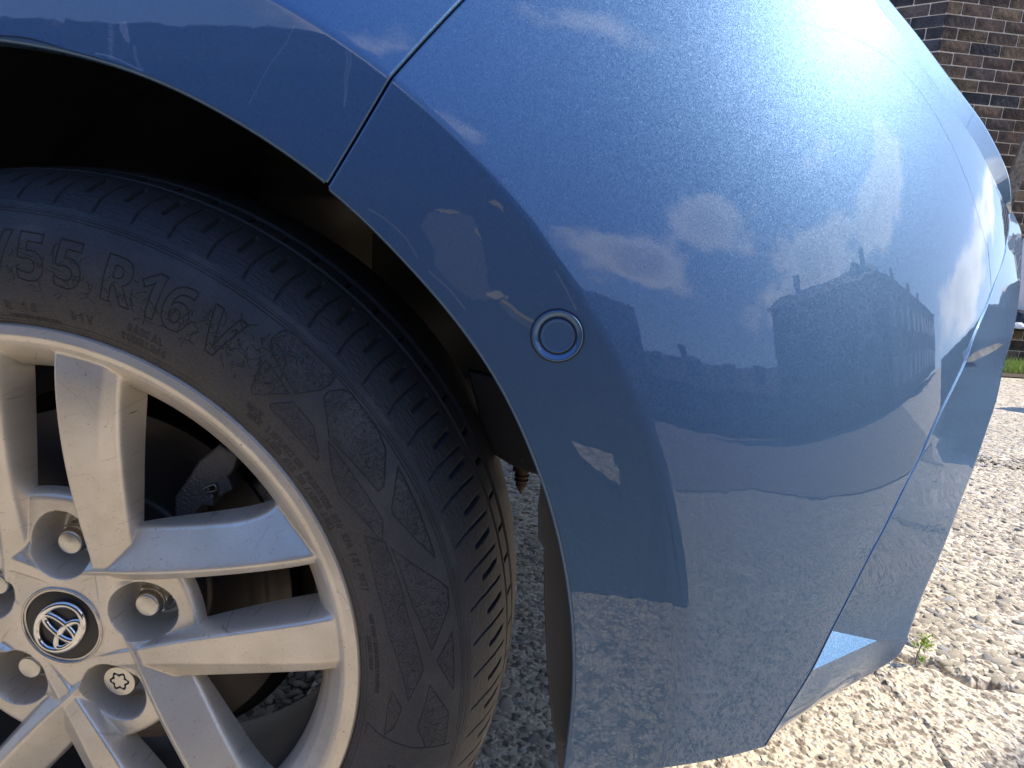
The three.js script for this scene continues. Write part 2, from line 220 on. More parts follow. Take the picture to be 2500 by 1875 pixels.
// ---- bumper: band, corner skin, turned edge, recess behind the corner edge
const bumper = new THREE.Group(); bumper.name = 'bumper'; bumper.userData = { label: 'blue bumper corner mirroring sky, house and drive' }; car.add(bumper);
const seamPoint = (r) => { const th = seamTheta(r) - GAP / r / DEG; return [th, r]; };
const K = [[2134, 0], [2199, 81], [2261, 172], [2299, 228], [2346, 296], [2382, 350], [2420, 425], [2450, 490], [2464, 522]].map(([u, v]) => ({ px: [u, v], ...onSheet(u, v) }));
const D = [[2455, 616], [2431, 687], [2408, 751], [2376, 827], [2357, 883], [2331, 939], [2301, 999], [2271, 1063], [2241, 1129], [2211, 1186], [2181, 1247], [2151, 1307], [2129, 1347], [2080, 1443], [2027, 1546], [1982, 1636], [1925, 1729], [1868, 1820]].map(([u, v]) => ({ px: [u, v], ...onSheet(u, v) }));
{
  const b0 = (r) => seamTheta(r) - GAP / r / DEG;
  // lower edge of the bumper in hub axes
  const bot = [[1624, 1871], [1746, 1851], [1868, 1820]].map((q) => onSheet(...q).p), botY = (x) => bot[0].y + (x - bot[0].x) * (bot[2].y - bot[0].y) / (bot[2].x - bot[0].x);
  const thBot = (r) => { let th = -3; for (let i = 0; i < 12; i++) th = Math.asin(botY(r * Math.cos(th * DEG)) / r) / DEG; return th; };
  const bandGeo = peel(bandNormals(bandPatch(b0, thBot, 300, rBump)), 0.0014); inBody('lacquer', film(bandGeo), lacquer, bumper); inBody('arch_band', bandGeo, paintBand, bumper);
  // skin
  const left = [], right = [];
  for (let i = 0; i <= 20; i++) { const r = lerp(0.66, rB(57.5), i / 20), th = b0(r); left.push(new THREE.Vector3(r * Math.cos(th * DEG), r * Math.sin(th * DEG), 0)); }
  const nTop = left.length - 1; for (let i = 1; i <= 60; i++) { const th = lerp(b0(0.43), thBot(0.411), i / 60), r = rB(th); left.push(new THREE.Vector3(r * Math.cos(th * DEG), r * Math.sin(th * DEG), 0)); }
  const k0 = K[0].p, kd = K[0].p.clone().sub(K[1].p).normalize(); for (let s = 0.14; s > 0.01; s -= 0.02) right.push(k0.clone().addScaledVector(kd, s));
  for (const q of [...K, ...D]) right.push(q.p.clone()); right.forEach((q) => { q.z = 0; });
  const L = polyline(left), R = curveThrough(right), knee = 0.30;
  const Lp = (v) => L(v), Rp = (v) => R(v);
  const skin = grid(300, 320, (u, v) => { const a = Lp(v), b = Rp(v), uu = 0.35 * u * u + 0.65 * u, x = lerp(a.x, b.x, uu), y = lerp(a.y, b.y, uu), p = onSheetXY(x, y); if (u === 0) { const [th, r] = polar(p); if (r <= rB(th) + 1e-3) p.z = lipZ(p.y); } return p; });
  sheetNormals(skin); { // the last millimetres bend round the corner edge
    const N = skin.attributes.normal, out = new THREE.Vector3(0.93, 0.16, 0.05); for (let j = 0; j <= 320; j++) { const v = j / 320, a = smooth(0.42, 0.5, v); for (let i = 286; i <= 300; i++) { const k = j * 301 + i, w = smooth(0.985, 1, i / 300) * 0.8 * a; if (w > 0) { const n = new THREE.Vector3(N.getX(k), N.getY(k), N.getZ(k)).lerp(out, w).normalize(); N.setXYZ(k, n.x, n.y, n.z); } } }
  }
  peel(skin); inBody('lacquer', film(skin), lacquer, bumper); inBody('corner_skin', skin, paint, bumper);
  // strip that turns away to the end of the car beyond the upper crease
  const EU = [[2170, 0], [2236, 81], [2305, 172], [2347, 228], [2397, 296], [2428, 350], [2462, 428], [2469, 490], [2470, 522]];
  const e1 = K.map((k, i) => { const d = pixelRay(...EU[i]); return EYEH.clone().addScaledVector(d, k.t + 2.3 * Math.hypot(EU[i][0] - k.px[0], EU[i][1] - k.px[1]) * k.t / FPX); });
  const kk = K.map((k) => k.p.clone()); for (const s of [0.07, 0.14]) { kk.unshift(k0.clone().addScaledVector(kd, s).setZ(0)); kk[0].z = sheet(kk[0].x, kk[0].y); e1.unshift(e1[0].clone().addScaledVector(kd, 0.07)); }
  const kc = curveThrough(kk), ec = curveThrough(e1);
  const turn = grid(120, 30, (u, v) => { const a = kc(u), b = ec(u), away = b.clone().add(new THREE.Vector3(0.055, 0.03, -0.22)), w = v * 2; return w < 1 ? a.lerp(b, w) : b.lerp(away, w - 1); });
  inBody('turned_edge', peel(turn), paint, bumper);
  // folded edges: arch, seam, foot
  const pts = [], e = [], n = []; for (let i = 0; i <= 160; i++) { const th = lerp(b0(0.366), thBot(0.3535), i / 160), p = polarLip(th, rBump(th)); pts.push(p); e.push(new THREE.Vector3(-p.x, -p.y, 0).normalize()); n.push(LIPN); }
  const s = [], se = [], sn = []; for (let i = 0; i <= 120; i++) { const r = lerp(0.3655, 0.66, i / 120), th = b0(r), p = r < rB(th) ? polarLip(th, r) : onSheetXY(r * Math.cos(th * DEG), r * Math.sin(th * DEG)); s.push(p); se.push(new THREE.Vector3(-Math.sin(th * DEG), Math.cos(th * DEG), 0)); sn.push(r < rB(th) ? LIPN : sheetNormal(p.x, p.y)); }
  const f = [], fe = [], fn = []; for (let i = 0; i <= 60; i++) { const x = lerp(0.3535, bot[2].x, i / 60), y = botY(x), p = x < 0.411 ? new THREE.Vector3(x, y, lipZ(y)) : onSheetXY(x, y); f.push(p); fe.push(new THREE.Vector3(0, -1, 0)); fn.push(sheetNormal(Math.max(x, 0.41), y)); }
  inBody('folded_edge', merge([edgeRoll(pts, e, n, 0.0022, 0.010), edgeRoll(s, se, sn, 0.0014, 0.012), edgeRoll(f, fe, fn, 0.002, 0.02)]), paint, bumper);

  // recess behind the corner edge
  const at = (u, v, t) => EYEH.clone().addScaledVector(pixelRay(u, v), t);
  const edge = [K[K.length - 1], ...D], tAt = (v) => table(edge.map((q) => [q.px[1], q.t]))(v), xAt = (v) => table(edge.map((q) => [q.px[1], q.px[0]]))(v);
  const eLow = table([[513, 2471], [556, 2491], [586, 2497], [706, 2491], [808, 2476], [891, 2453], [978, 2434], [1014, 2420], [1081, 2404], [1200, 2357], [1322, 2312], [1464, 2251], [1558, 2218]]);
  const eCurve = curveThrough([513, 540, 556, 586, 640, 706, 808, 891, 978, 1050, 1130, 1200, 1322, 1400, 1464, 1520, 1558].map((v) => new THREE.Vector3(eLow(v), v, 0)));
  const depth = (v) => lerp(0.15, 0.085, smooth(700, 1300, v)) * lerp(0.35, 1, smooth(515, 600, v));
  const tE = tAt(1558) + depth(1558), g0 = at(1982, 1637, tAt(1637)), g1 = at(2062, 1600, lerp(tAt(1637), tE, 0.36)), g2 = at(2142, 1564, lerp(tAt(1637), tE, 0.72)), g3 = at(2218, 1558, tE), deep0 = at(2030, 1540, tAt(1540) + 0.028);
  const wall = grid(60, 160, (u, w) => { const q = eCurve(w), v = q.y, a = at(xAt(v) - 1, v, tAt(v) + lerp(0.006, 0.028, smooth(1250, 1540, v))), b = at(q.x, v, tAt(v) + depth(v)), away = b.clone().add(new THREE.Vector3(0.06, -0.005, -0.24)), s = u * 1.4; if (s > 1) return b.lerp(away, (s - 1) / 0.4); const m = a.clone().lerp(b, s); m.add(new THREE.Vector3(0.8, 0, 0.5).multiplyScalar(0.0015 * Math.sin(Math.min(1, s) * Math.PI) * smooth(560, 700, v) * (1 - smooth(1330, 1500, v)))); const k = smooth(1440, 1558, v); if (k > 0) m.lerp(s < 0.55 ? deep0.clone().lerp(g2, s / 0.55) : g2.clone().lerp(g3, (s - 0.55) / 0.45), k); return m; });
  const topLine = curveThrough([g0, g1, g2, g3]);
  const ledge = grid(20, 12, (u, v) => { const a = g0.clone().lerp(g2, u), b = deep0.clone().lerp(g2, u); return a.lerp(b, v); });
  const low = [[1868, 1820], [1885, 1799], [2007, 1713], [2129, 1643], [2190, 1603], [2218, 1560]], tl = tAt(1820);
  const lowLine = curveThrough(low.map(([u, v], i) => at(u, v, lerp(tl, tE, [0, 0.06, 0.4, 0.72, 0.9, 1][i]) + [0, 0.004, 0.022, 0.020, 0.008, 0][i])));
  const strip = grid(50, 24, (u, v) => { const a = topLine(u), b = lowLine(u), away = b.clone().add(new THREE.Vector3(0.03, 0.004, -0.2)), s = v * 1.5; return s < 1 ? a.lerp(b, s).addScaledVector(new THREE.Vector3(0.5, -0.1, 0.6), 0.006 * Math.sin(s * Math.PI) * Math.min(1, u * 4) * (1 - smooth(0.4, 0.9, u))) : b.lerp(away, (s - 1) * 2); });
  const recessGeo = peel(wall, 0.004, 300); inBody('corner_recess', recessGeo, paint, bumper);
  inBody('recess_ledge', peel(ledge, 0.003), paint, bumper);
  inBody('lower_return', peel(merge([strip]), 0.004, 300), paint, bumper);
  // notch across the recess
  const nt = [[2355, 885], [2372, 866], [2414, 846], [2438, 838], [2449, 841], [2436, 851], [2404, 869], [2372, 883]], nP = nt.map(([u, v], i) => at(u, v, tAt(v) + lerp(0.004, 0.05, clamp((u - xAt(v)) / 95)) - (i >= 1 && i <= 4 ? 0.012 : 0.001)));
  const top = curveThrough([nP[0], nP[1], nP[2], nP[3], nP[4]]), lowN = curveThrough([nP[0], nP[7], nP[6], nP[5], nP[4]]);
  inBody('recess_notch', peel(grid(24, 6, (u, v) => top(u).lerp(lowN(u), v)), 0.01, 300), paint, bumper);
  // rounded corner edge that catches the light
  const cp = edge.map((q) => q.p.clone()), tube = new THREE.TubeGeometry(new THREE.CatmullRomCurve3(cp, false, 'centripetal'), 160, 0.0005, 8);
  inBody('corner_edge', tube, paint, bumper);
  // parking sensor on the band
  const sp = onLip(1361, 820), place = (g) => g.applyQuaternion(new THREE.Quaternion().setFromUnitVectors(new THREE.Vector3(0, 0, 1), LIPN)).translate(sp.x, sp.y, sp.z);
  inBody('sensor_ring', place(lathe([[0.0140, -0.0006], [0.0140, 0.0008], [0.0137, 0.0014], [0.0131, 0.0016], [0.0122, 0.0011], [0.0100, 0.0003], [0.0098, -0.001]], 72)), paint, bumper).userData = { label: 'blue ring round the parking sensor' };
  inBody('sensor_seal', place(new THREE.TorusGeometry(0.0143, 0.0006, 8, 72)), blackPlastic, bumper); inBody('sensor_seal', place(new THREE.TorusGeometry(0.0095, 0.0005, 8, 72).translate(0, 0, 0.0004)), blackPlastic, bumper);
  inBody('parking_sensor', place(lathe([[0.0093, -0.001], [0.0093, 0.0009], [0.0089, 0.0013], [0.0080, 0.0012], [0.0078, 0.0009], [0.0001, 0.0010]], 72)), paint, bumper).userData = { label: 'round parking sensor in the bumper' };
}

// ---- what closes the body behind and beyond the panels
body('seam_backing', grid(2, 60, (u, v) => { const r = lerp(0.374, 0.64, v), th = seamTheta(r), x = r * Math.cos(th * DEG) + (u - 0.5) * 0.03, y = r * Math.sin(th * DEG), z = r < rB(th) ? lipZ(y) : sheet(x, y); return [x, y, z - 0.011]; }), sealant);
{
  const sh = new THREE.Shape(); sh.moveTo(-2.9, 0.0); sh.lineTo(-0.5, 0.0); sh.absarc(0, 0.02, 0.47, Math.PI, 0.35, true); sh.lineTo(0.46, 0.10); sh.lineTo(0.52, 0.16); sh.lineTo(0.54, 0.34); sh.lineTo(0.44, 0.46); sh.lineTo(0.2, 0.60); sh.lineTo(-2.9, 0.62); sh.closePath();
  body('body_shell', new THREE.ExtrudeGeometry(sh, { depth: 1.40, bevelEnabled: false, curveSegments: 32 }).translate(0, 0, -1.70), paint);
  const end = new THREE.Shape(); end.moveTo(-0.12, 0.13); end.lineTo(0, 0); end.quadraticCurveTo(0.26, -0.5, 0, -1.05); end.lineTo(-0.24, -1.05); end.lineTo(-0.24, 0.13); end.closePath();
  body('bumper_face', new THREE.ExtrudeGeometry(end, { depth: 0.36, bevelEnabled: true, bevelSize: 0.02, bevelThickness: 0.02, bevelSegments: 4, curveSegments: 24 }).rotateX(Math.PI / 2).translate(0.70, 0.38, -0.46), paint);
  body('sill_panel', new THREE.BoxGeometry(1.9, 0.3, 0.1).translate(-1.95, 0.08, -0.05), paint);
}
{ const s = new THREE.Shape([[0.43, 0.03], [0.50, 0.06], [0.56, 0.13], [0.70, 0.29], [0.77, 0.40], [0.80, 0.56], [0.43, 0.56]].map((q) => new THREE.Vector2(...q))); body('undertray', new THREE.ExtrudeGeometry(s, { depth: 0.006, bevelEnabled: false }).rotateX(-Math.PI / 2).translate(0, 0.05, 0), blackPlastic); }
body('inner_bulkhead', new THREE.BoxGeometry(0.74, 0.5, 0.8).translate(-0.10, 0.27, -0.87), blackPlastic);
body('underbody', new THREE.BoxGeometry(2.4, 0.05, 1.4).translate(-1.7, -0.07, -0.95), blackPlastic);
body('bonnet', grid(80, 10, (u, v) => { const x = lerp(-1.0, 0.40, u), y0 = x < 0.355 ? 0.566 : lerp(0.566, 0.53, (x - 0.355) / 0.045), z0 = sheet(x, y0) - 0.004; return [x, lerp(y0, 0.60 - 0.3 * Math.max(0, x - 0.2), v), lerp(z0, -0.55, v)]; }), paint);
// wheel-arch liner: a dark trough over the tyre, open towards the ground ahead of it
{
  const a0 = 22, a1 = 186, R0 = (th, z) => 0.392 + 0.012 * smooth(-0.02, -0.1, z) + 0.004 * noise3(th * 0.2, z * 30, 1);
  const trough = grid(180, 40, (u, v) => { const th = lerp(a0, a1, u), z = lerp(0.012, -0.44, v), r = R0(th, z) - (v < 0.05 ? 0.02 * (1 - v / 0.05) : 0); return [r * Math.cos(th * DEG), r * Math.sin(th * DEG), z]; });
  const apron = grid(40, 20, (u, v) => { const x = lerp(-0.46, 0.46, u), y = lerp(0.10, 0.47, v); return [x, y, -0.435 + 0.03 * noise3(x * 12, y * 12, 3)]; });
  const liner = body('arch_liner', merge([trough, apron]), blackPlastic); liner.userData = { label: 'black plastic liner inside the wheel arch' }; 
  // lower end of the liner with its fold and screw
  const q = (u, v, z) => { const p = onPlaneZ(u, v, z); return p; };
  const flapPts = [[1150, 905], [1230, 925], [1330, 1150], [1318, 1146], [1290, 1140], [1250, 1122], [1200, 1090]].map(([u, v]) => q(u, v, -0.13));
  const flap = new THREE.Shape(flapPts.map((p) => new THREE.Vector2(p.x, p.y)));
  body('liner_flap', new THREE.ExtrudeGeometry(flap, { depth: 0.006, bevelEnabled: true, bevelSize: 0.002, bevelThickness: 0.002, bevelSegments: 2 }).translate(0, 0, -0.13), blackPlastic);
  const bp = q(1276, 1130, -0.135), bolt = merge([new THREE.CylinderGeometry(0.0065, 0.0065, 0.009, 6), new THREE.CylinderGeometry(0.0105, 0.0105, 0.0022, 24).translate(0, 0.005, 0), new THREE.CylinderGeometry(0.0045, 0.0035, 0.012, 14).translate(0, -0.009, 0), new THREE.TorusGeometry(0.0043, 0.0006, 6, 18).rotateX(Math.PI / 2).translate(0, -0.008, 0), new THREE.TorusGeometry(0.0040, 0.0006, 6, 18).rotateX(Math.PI / 2).translate(0, -0.011, 0), new THREE.ConeGeometry(0.0032, 0.006, 14).rotateX(Math.PI).translate(0, -0.018, 0)]).scale(1.25, 1.25, 1.25);
  body('liner_bolt', bolt.translate(bp.x, bp.y, bp.z), std({ color: rgb(0.10, 0.065, 0.04), roughness: 0.7, metalness: 0.5 })).userData = { label: 'rusty hex bolt under the liner flap' };
  const rod = new THREE.TubeGeometry(new THREE.CatmullRomCurve3([q(1266, 1030, -0.125), q(1264, 1080, -0.124), q(1263, 1125, -0.124)]), 20, 0.0012, 6); body('cable_tie', rod, std({ color: rgb(0.05, 0.045, 0.04), roughness: 0.5 }));
  // plastic edge behind the bumper's arch
  const ed = [[1322, 1180], [1362, 1290], [1385, 1400], [1402, 1520], [1404, 1640], [1396, 1760], [1388, 1890], [1372, 1890], [1352, 1760], [1341, 1640], [1335, 1500], [1333, 1340], [1320, 1318], [1319, 1240]].map(([u, v]) => q(u, v, 0.008)), es = new THREE.Shape(ed.map((p) => new THREE.Vector2(p.x, p.y)));
  body('liner_edge', new THREE.ExtrudeGeometry(es, { depth: 0.012, bevelEnabled: true, bevelSize: 0.0015, bevelThickness: 0.0015, bevelSegments: 2 }).translate(0, 0, -0.006), std({ color: rgb(0.035, 0.033, 0.031), roughness: 0.55 })).userData = { label: 'grey plastic edge of the liner below the bumper arch' };
  // strut and its gaiter, seen dimly in the arch
  const strut = lathe([[0.052, 0.2], [0.052, 0.06], [0.058, 0.055], [0.058, 0.048], [0.054, 0.044], [0.060, 0.036], [0.060, 0.030], [0.054, 0.026], [0.060, 0.018], [0.060, 0.012], [0.050, 0.0], [0.046, -0.02], [0.046, -0.2]], 40).rotateX(-Math.PI / 2).translate(0.10, 0.28, -0.28);
  body('suspension_strut', strut, std({ color: rgb(0.07, 0.06, 0.05), roughness: 0.6 })).userData = { label: 'dark suspension strut with ribbed gaiter' };
}
// ================================================================ wheel
const wheel = new THREE.Group(); wheel.name = 'wheel'; wheel.position.set(0, HY, 0); wheel.userData = { label: 'silver alloy wheel with five pairs of spokes and a cracked black tyre' }; car.add(wheel);

// ---- tyre: sidewall relief drawn on an unrolled band of 120 degrees (x along the arc at 250 mm, y outwards, in mm)
const TY = { t0: 110, span: 120, r0: 0.212, r1: 0.302 };
const SW = 2048, SH = 512, mmX = SW / (TY.span * DEG * 250), mmY = SH / ((TY.r1 - TY.r0) * 1000);
function sidewallMaps() {
  const mk = () => { const c = document.createElement('canvas'); c.width = SW; c.height = SH; return [c, c.getContext('2d')]; };
  const [cb, b] = mk(), [cc, k] = mk();
  const X = (th) => (TY.t0 - th) * DEG * 250 * mmX, Y = (r) => (TY.r1 - r) * 1000 * mmY;
  b.fillStyle = '#808080'; b.fillRect(0, 0, SW, SH); k.fillStyle = '#353638'; k.fillRect(0, 0, SW, SH);
  const at = (u, v) => { const [th, r] = polar(onPlaneZ(u, v, 0.008)); return [X(th), Y(r)]; };
  const zA = (l) => l.map(([x, y]) => at(600 + x * 0.3617, 600 + y * 0.3617)), zB = (l) => l.map(([x, y]) => at(600 + x * 0.4069, 800 + y * 0.4069)), zC = (l) => l.map(([x, y]) => at(600 + x * 0.4069, 1200 + y * 0.4069));
  const path = (c, l, close = true) => { c.beginPath(); l.forEach(([x, y], i) => i ? c.lineTo(x, y) : c.moveTo(x, y)); if (close) c.closePath(); };
  const crack = (x, y, n, step, a, w = 1.2) => { for (const [c, s] of [[b, '#101010'], [k, '#0b0b0b']]) { c.strokeStyle = s; c.lineWidth = w; } let px = x, py = y; b.beginPath(); k.beginPath(); b.moveTo(x, y); k.moveTo(x, y); for (let i = 0; i < n; i++) { a += (rnd() - 0.5) * 1.5; px += Math.cos(a) * step; py += Math.sin(a) * step * 1.5; b.lineTo(px, py); k.lineTo(px, py); if (rnd() < 0.16 && n > 5) crack(px, py, n >> 1, step, a + (rnd() < 0.5 ? 1.2 : -1.2), w * 0.8); } b.stroke(); k.stroke(); b.beginPath(); k.beginPath(); };
  const field = (l) => {
    path(b, l); b.fillStyle = '#505050'; b.fill(); b.save(); path(b, l); b.clip(); path(k, l); k.save(); k.clip();
    let x0 = 1e9, x1 = 0, y0 = 1e9, y1 = 0; for (const [x, y] of l) { x0 = Math.min(x0, x); x1 = Math.max(x1, x); y0 = Math.min(y0, y); y1 = Math.max(y1, y); }
    for (let i = 0; i < (x1 - x0) * (y1 - y0) / 26; i++) { const x = lerp(x0, x1, rnd()), y = lerp(y0, y1, rnd()), g = 60 + rnd() * 130 | 0; b.fillStyle = `rgb(${g},${g},${g})`; b.fillRect(x, y, 1 + rnd() * 2.2, 2 + rnd() * 4); const q = 30 + rnd() * 24 | 0; k.fillStyle = `rgba(${q},${q},${q},0.6)`; k.fillRect(x, y, 2, 3); }
    for (let i = 0; i < (x1 - x0) * (y1 - y0) / 900; i++) crack(lerp(x0, x1, rnd()), lerp(y0, y1, rnd()), 3 + rnd() * 5 | 0, 4, rnd() * 6.3, 1);
    b.restore(); k.restore();
    path(b, l); b.strokeStyle = '#141414'; b.lineWidth = 2.6; b.stroke(); path(k, l); k.strokeStyle = '#111112'; k.lineWidth = 1.6; k.stroke();
  };
  field(zA([[165, 680], [175, 630], [215, 592], [255, 582], [300, 610], [440, 740], [570, 870], [585, 900], [560, 945], [500, 975], [345, 992], [250, 840]]));
  field(zA([[40, 985], [60, 920], [100, 830], [145, 765], [305, 990], [70, 1003]]));
  field(zA([[170, 1065], [335, 1045], [420, 1150], [470, 1215], [500, 1420], [485, 1445], [465, 1430], [180, 1100]]));
  field(zA([[530, 1020], [560, 985], [640, 985], [690, 1010], [880, 1270], [935, 1390], [935, 1620], [900, 1650], [720, 1440], [575, 1290]]));
  field(zB([[505, 670], [640, 860], [830, 1150], [825, 1280], [700, 1130], [560, 990], [520, 850]]));
  field(zB([[905, 850], [1130, 1390], [1020, 1270], [885, 1110], [880, 1070]]));
  field(zC([[715, 260], [840, 290], [980, 740], [1070, 1060], [980, 1240], [860, 860], [780, 560]]));
  field(zC([[880, 330], [1010, 430], [1150, 540], [1205, 600], [1215, 700], [1120, 940], [1000, 660]]));
  field(zC([[1235, 860], [1240, 1200], [1150, 1010]])); field(zC([[1110, 1150], [1215, 1340], [1190, 1530], [1085, 1525], [1035, 1400]])); field(zC([[880, 1200], [940, 1290], [885, 1420], [830, 1460], [850, 1290]]));
  for (const l of [zC([[720, 1410], [790, 1455], [880, 1490], [1000, 1520], [1220, 1532]]), zC([[720, 1410], [640, 1659]])]) { path(b, l, false); b.strokeStyle = '#0c0c0c'; b.lineWidth = 3; b.stroke(); path(k, l, false); k.strokeStyle = '#101011'; k.lineWidth = 2; k.stroke(); }
  // moulded rings
  for (const [r, w, s] of [[0.284, 1.6, '#1c1c1c'], [0.2855, 1.4, '#b8b8b8'], [0.2825, 1.2, '#303030'], [0.2168, 2.4, '#141414'], [0.2190, 2.0, '#c0c0c0'], [0.2212, 1.5, '#2a2a2a']]) { b.strokeStyle = s; b.lineWidth = w * 1.6; b.beginPath(); b.moveTo(0, Y(r)); b.lineTo(SW, Y(r)); b.stroke(); }
  // lettering
  const text = (s, th, r, h, { w = 0.9, bold = true, hi = '#d8d8d8', lo = '#161616', track = 0, centre = false, tone = 'rgba(62,60,56,0.55)' } = {}) => {
    for (const [c, fillC, strokeC] of [[b, hi, lo], [k, tone, 'rgba(8,8,8,0.75)']]) {
      c.save(); c.translate(X(th), Y(r)); c.scale(mmX * w, mmY); c.font = `${bold ? 'bold ' : ''}${h / 0.72}px sans-serif`; c.textBaseline = 'alphabetic'; c.textAlign = centre ? 'center' : 'left';
      let x = 0; for (const ch of track ? [...s] : [s]) { c.lineWidth = h > 15 ? 0.9 : 0.55; c.strokeStyle = strokeC; c.strokeText(ch, x, 0); c.fillStyle = fillC; if (c === b || h < 15) c.fillText(ch, x, 0); x += track; }
      c.restore();
    }
  };
  const big = { w: 0.86, centre: true, hi: '#a8a8a8', lo: '#0a0a0a' };
  for (const [s, th] of [['2', 105], ['0', 99.7], ['5', 94.4], ['/', 88.6], ['5', 84.6], ['5', 79.6], ['R', 73.2], ['1', 68.4], ['6', 64.9], ['V', 58.8]]) text(s, th, 0.2455, 27, big);
  for (const th of [101, 90, 82, 77, 71, 66, 63, 60]) for (let i = 0; i < 9; i++) crack(X(th + (rnd() - 0.5) * 5), Y(0.246 + rnd() * 0.014), 5 + rnd() * 6 | 0, 5, rnd() * 6.3, 1.5);
  for (let i = 0; i < 60; i++) crack(X(58 - rnd() * 8), Y(0.245 + rnd() * 0.032), 4 + rnd() * 6 | 0, 4, rnd() * 6.3, 1.3);
  text('205/55 R 16', 98.5, 0.2262, 5.2, { track: 6.4, w: 0.9 }); text('91V', 79.2, 0.2268, 5.2, { track: 6 }); text('* TREADWEAR 280  TRACTION A', 89, 0.2212, 2.0, { bold: false });
  text('RADIAL', 70.6, 0.2322, 4.6, { track: 4.6 }); text('TUBELESS', 71.4, 0.2252, 4.6, { track: 4.5 });
  text('MAX', 50.6, 0.2320, 4.4, { track: 4.8 }); text('INFLATION PRESSURE 350 KPA (51 PSI)', 46.2, 0.2285, 4.4, { track: 4.15 });
  text('MAX', 49.8, 0.2262, 4.2, { track: 4.6 }); text('LOAD 615 KG (1356 LBS)', 45.0, 0.2212, 4.2, { track: 3.9 });
  text('PLIES  TREAD  1 RAYON 2 STEEL 1 POLYAMIDE', 12.5, 0.2275, 2.4, { bold: false }); text('SIDEWALL  1 RAYON', 8.5, 0.2232, 2.4, { bold: false });
  for (const th of [68.8, 10.2]) { text('9', th, 0.2885, 4.6, { w: 0.8 }); text('X', th - 1.2, 0.2910, 3.6, { w: 0.8 }); }
  // fine grain over everything; dried brown dust lies towards the rim
  const ib = b.getImageData(0, 0, SW, SH), ic = k.getImageData(0, 0, SW, SH);
  for (let j = 0; j < SH; j++) for (let i = 0; i < SW; i++) {
    const o = (j * SW + i) * 4, n = (fbmTile(i / SW, j / SH, 256, 5, 2) - 0.5) * 26 + (rnd() - 0.5) * 16; for (let q = 0; q < 3; q++) ib.data[o + q] = clamp(ib.data[o + q] + n, 0, 255);
    const r = TY.r1 - (j + 0.5) / SH * (TY.r1 - TY.r0), g = fbmTile(i / SW, j / SH * 0.25, 24, 50, 5), gr = fbmTile(i / SW, j / SH, 512, 77, 1), dust = clamp(smooth(0.262, 0.222, r + (g - 0.5) * 0.05) * (0.55 + 0.75 * (gr - 0.3)) + 0.16 * smooth(0.52, 0.75, g)) * 0.8, grey = (gr - 0.5) * 16 + (g - 0.5) * 22;
    const dst = [104, 92, 78]; for (let q = 0; q < 3; q++) ic.data[o + q] = clamp(lerp(ic.data[o + q] + grey, dst[q] + grey, dust * 0.85), 0, 255);
    if (rnd() < 0.0001) { const s = 150 + rnd() * 90; ic.data[o] = ic.data[o + 1] = ic.data[o + 2] = s; }
  }
  b.putImageData(ib, 0, 0); k.putImageData(ic, 0, 0);
  return [tex(new THREE.CanvasTexture(cb), false), tex(new THREE.CanvasTexture(cc), true)];
}
